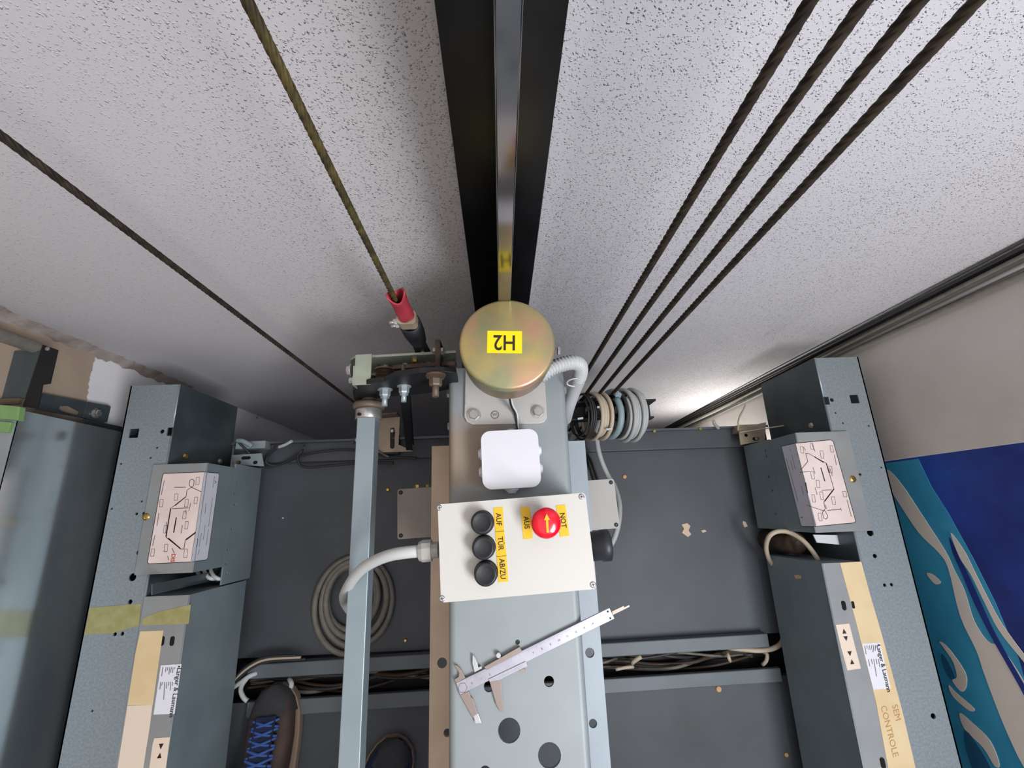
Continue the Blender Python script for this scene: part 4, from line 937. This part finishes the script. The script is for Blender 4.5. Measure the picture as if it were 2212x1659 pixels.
# ================================================================== THE PERSON STANDING ON THE ROOF
per = thing('person', 'person standing at the lower edge in dark jeans and worn brown shoes with blue laces', 'person', (-.40, -.60, 0))
def foot_shoe(toe, yaw, length=.29, m_up='shoe_leather'):
    ca, sa = math.cos(yaw), math.sin(yaw)
    def W(x, y, z): return Vector((toe.x + x*ca - y*sa, toe.y + x*sa + y*ca, z))
    # y runs back from the toe (negative)
    st_ = [(0,.006,.030),(-.012,.030,.042),(-.03,.042,.052),(-.06,.050,.062),(-.10,.050,.072),(-.14,.046,.088),(-.175,.041,.105),(-.205,.038,.112),(-.24,.037,.108),(-.27,.033,.10),(-.288,.018,.095)]
    def shell(z0f, hf, wf, n=16):
        vs = []; fs = []
        for y, hw, hh in st_:
            for i in range(n):
                a_ = math.pi*2*i/n; cx_ = math.cos(a_); sz = math.sin(a_)
                x = hw*wf*math.copysign(abs(cx_)**.7, cx_); z = z0f + (hh*hf-z0f)*(.5+.5*math.copysign(abs(sz)**.7, sz)) 
                vs.append(W(x, y, z))
        for k in range(len(st_)-1):
            for i in range(n): j=(i+1)%n; fs.append((k*n+i,k*n+j,(k+1)*n+j,(k+1)*n+i))
        b = MB().add(vs, fs, True); nb = len(st_)
        b.f.append(list(range(n))); b.sm.append(True); b.f.append([(nb-1)*n+i for i in range(n)]); b.sm.append(True); return b
    up_ = shell(.016, 1.0, 1.0).obj('shoe', m_up, per)
    vs = [W(s_*(hw+.006), y+(.008 if y == 0 else 0), z) for z in (.001, .020) for s_ in (1,) for y, hw, hh in st_] 
    out = [W(hw+.005, y, .001) for y, hw, hh in st_] + [W(-hw-.005, y, .001) for y, hw, hh in reversed(st_)]
    MB().prism(out, (0,0,.022)).obj('sole', 'shoe_sole', up_, .003)
    tongue = [W(x, y, z) for x, y, z in ((-.022,-.050,.063),(.022,-.050,.063),(.022,-.19,.120),(-.022,-.19,.120))]
    MB().prism(tongue, (0,.002,.005)).obj('tongue', 'denim', up_, .002)
    for k in range(9):
        y = -.056-.0155*k; z = .069+.0066*k + .003
        for s_ in (-1, 1):
            MB().tube(smooth_path([W(-.029*s_, y, z-.007), W(0, y-.006, z+.003), W(.029*s_, y-.013, z-.003)], .005), .0028, 6).obj('lace', 'lace_blue', up_)
    cap_ = [(0,.006,.030),(-.012,.030,.042),(-.03,.042,.052),(-.055,.049,.061)]
    vs = []; fs = []; n = 12
    for y, hw, hh in cap_:
        for i in range(n+1):
            a_ = math.pi*i/n; c_ = math.cos(a_); z = .02+(hh+.0018-.02)*abs(math.sin(a_))**.7
            vs.append(W((hw+.0018)*math.copysign(abs(c_)**.7, c_), y+.0015, z))
    for k in range(len(cap_)-1):
        for i in range(n): fs.append((k*(n+1)+i, k*(n+1)+i+1, (k+1)*(n+1)+i+1, (k+1)*(n+1)+i))
    MB().add(vs, fs, True).obj('toe_cap', 'shoe_toe', up_)
    return up_
ft = Z(590, 1484, .04); foot_shoe(Vector((ft.x, ft.y, 0)), math.radians(3))
ft2 = Z(862, 1604, .04); foot_shoe(Vector((ft2.x, ft2.y, 0)), math.radians(-24), m_up='denim')
# lower body: trousers as one skinned surface, hips well behind the frame
me = bpy.data.meshes.new('trousers')
a1 = Vector((ft.x+.012, ft.y-.235, .10)); a2 = Vector((ft2.x-.095, ft2.y-.215, .10))
pel = Vector((-.37, -.93, .92))
V = [pel, pel+Vector((-.09,.01,-.06)), Vector((a1.x-.01, a1.y-.05, .50)), a1+Vector((0,-.01,.05)), a1,
     pel+Vector((.09,.01,-.06)), Vector((a2.x+.01, a2.y-.06, .50)), a2+Vector((0,-.01,.05)), a2, pel+Vector((0,0,.14))]
me.from_pydata([tuple(v) for v in V], [(0,1),(1,2),(2,3),(3,4),(0,5),(5,6),(6,7),(7,8),(0,9)], [])
to = link('trousers', me, 'denim', per)
sk = to.modifiers.new('skin', 'SKIN'); 
for i, r_ in enumerate((.12,.095,.065,.052,.055,.095,.065,.052,.055,.125)): me.skin_vertices[0].data[i].radius = (r_, r_)
me.skin_vertices[0].data[0].use_root = True
ss = to.modifiers.new('subsurf', 'SUBSURF'); ss.levels = 2; ss.render_levels = 2
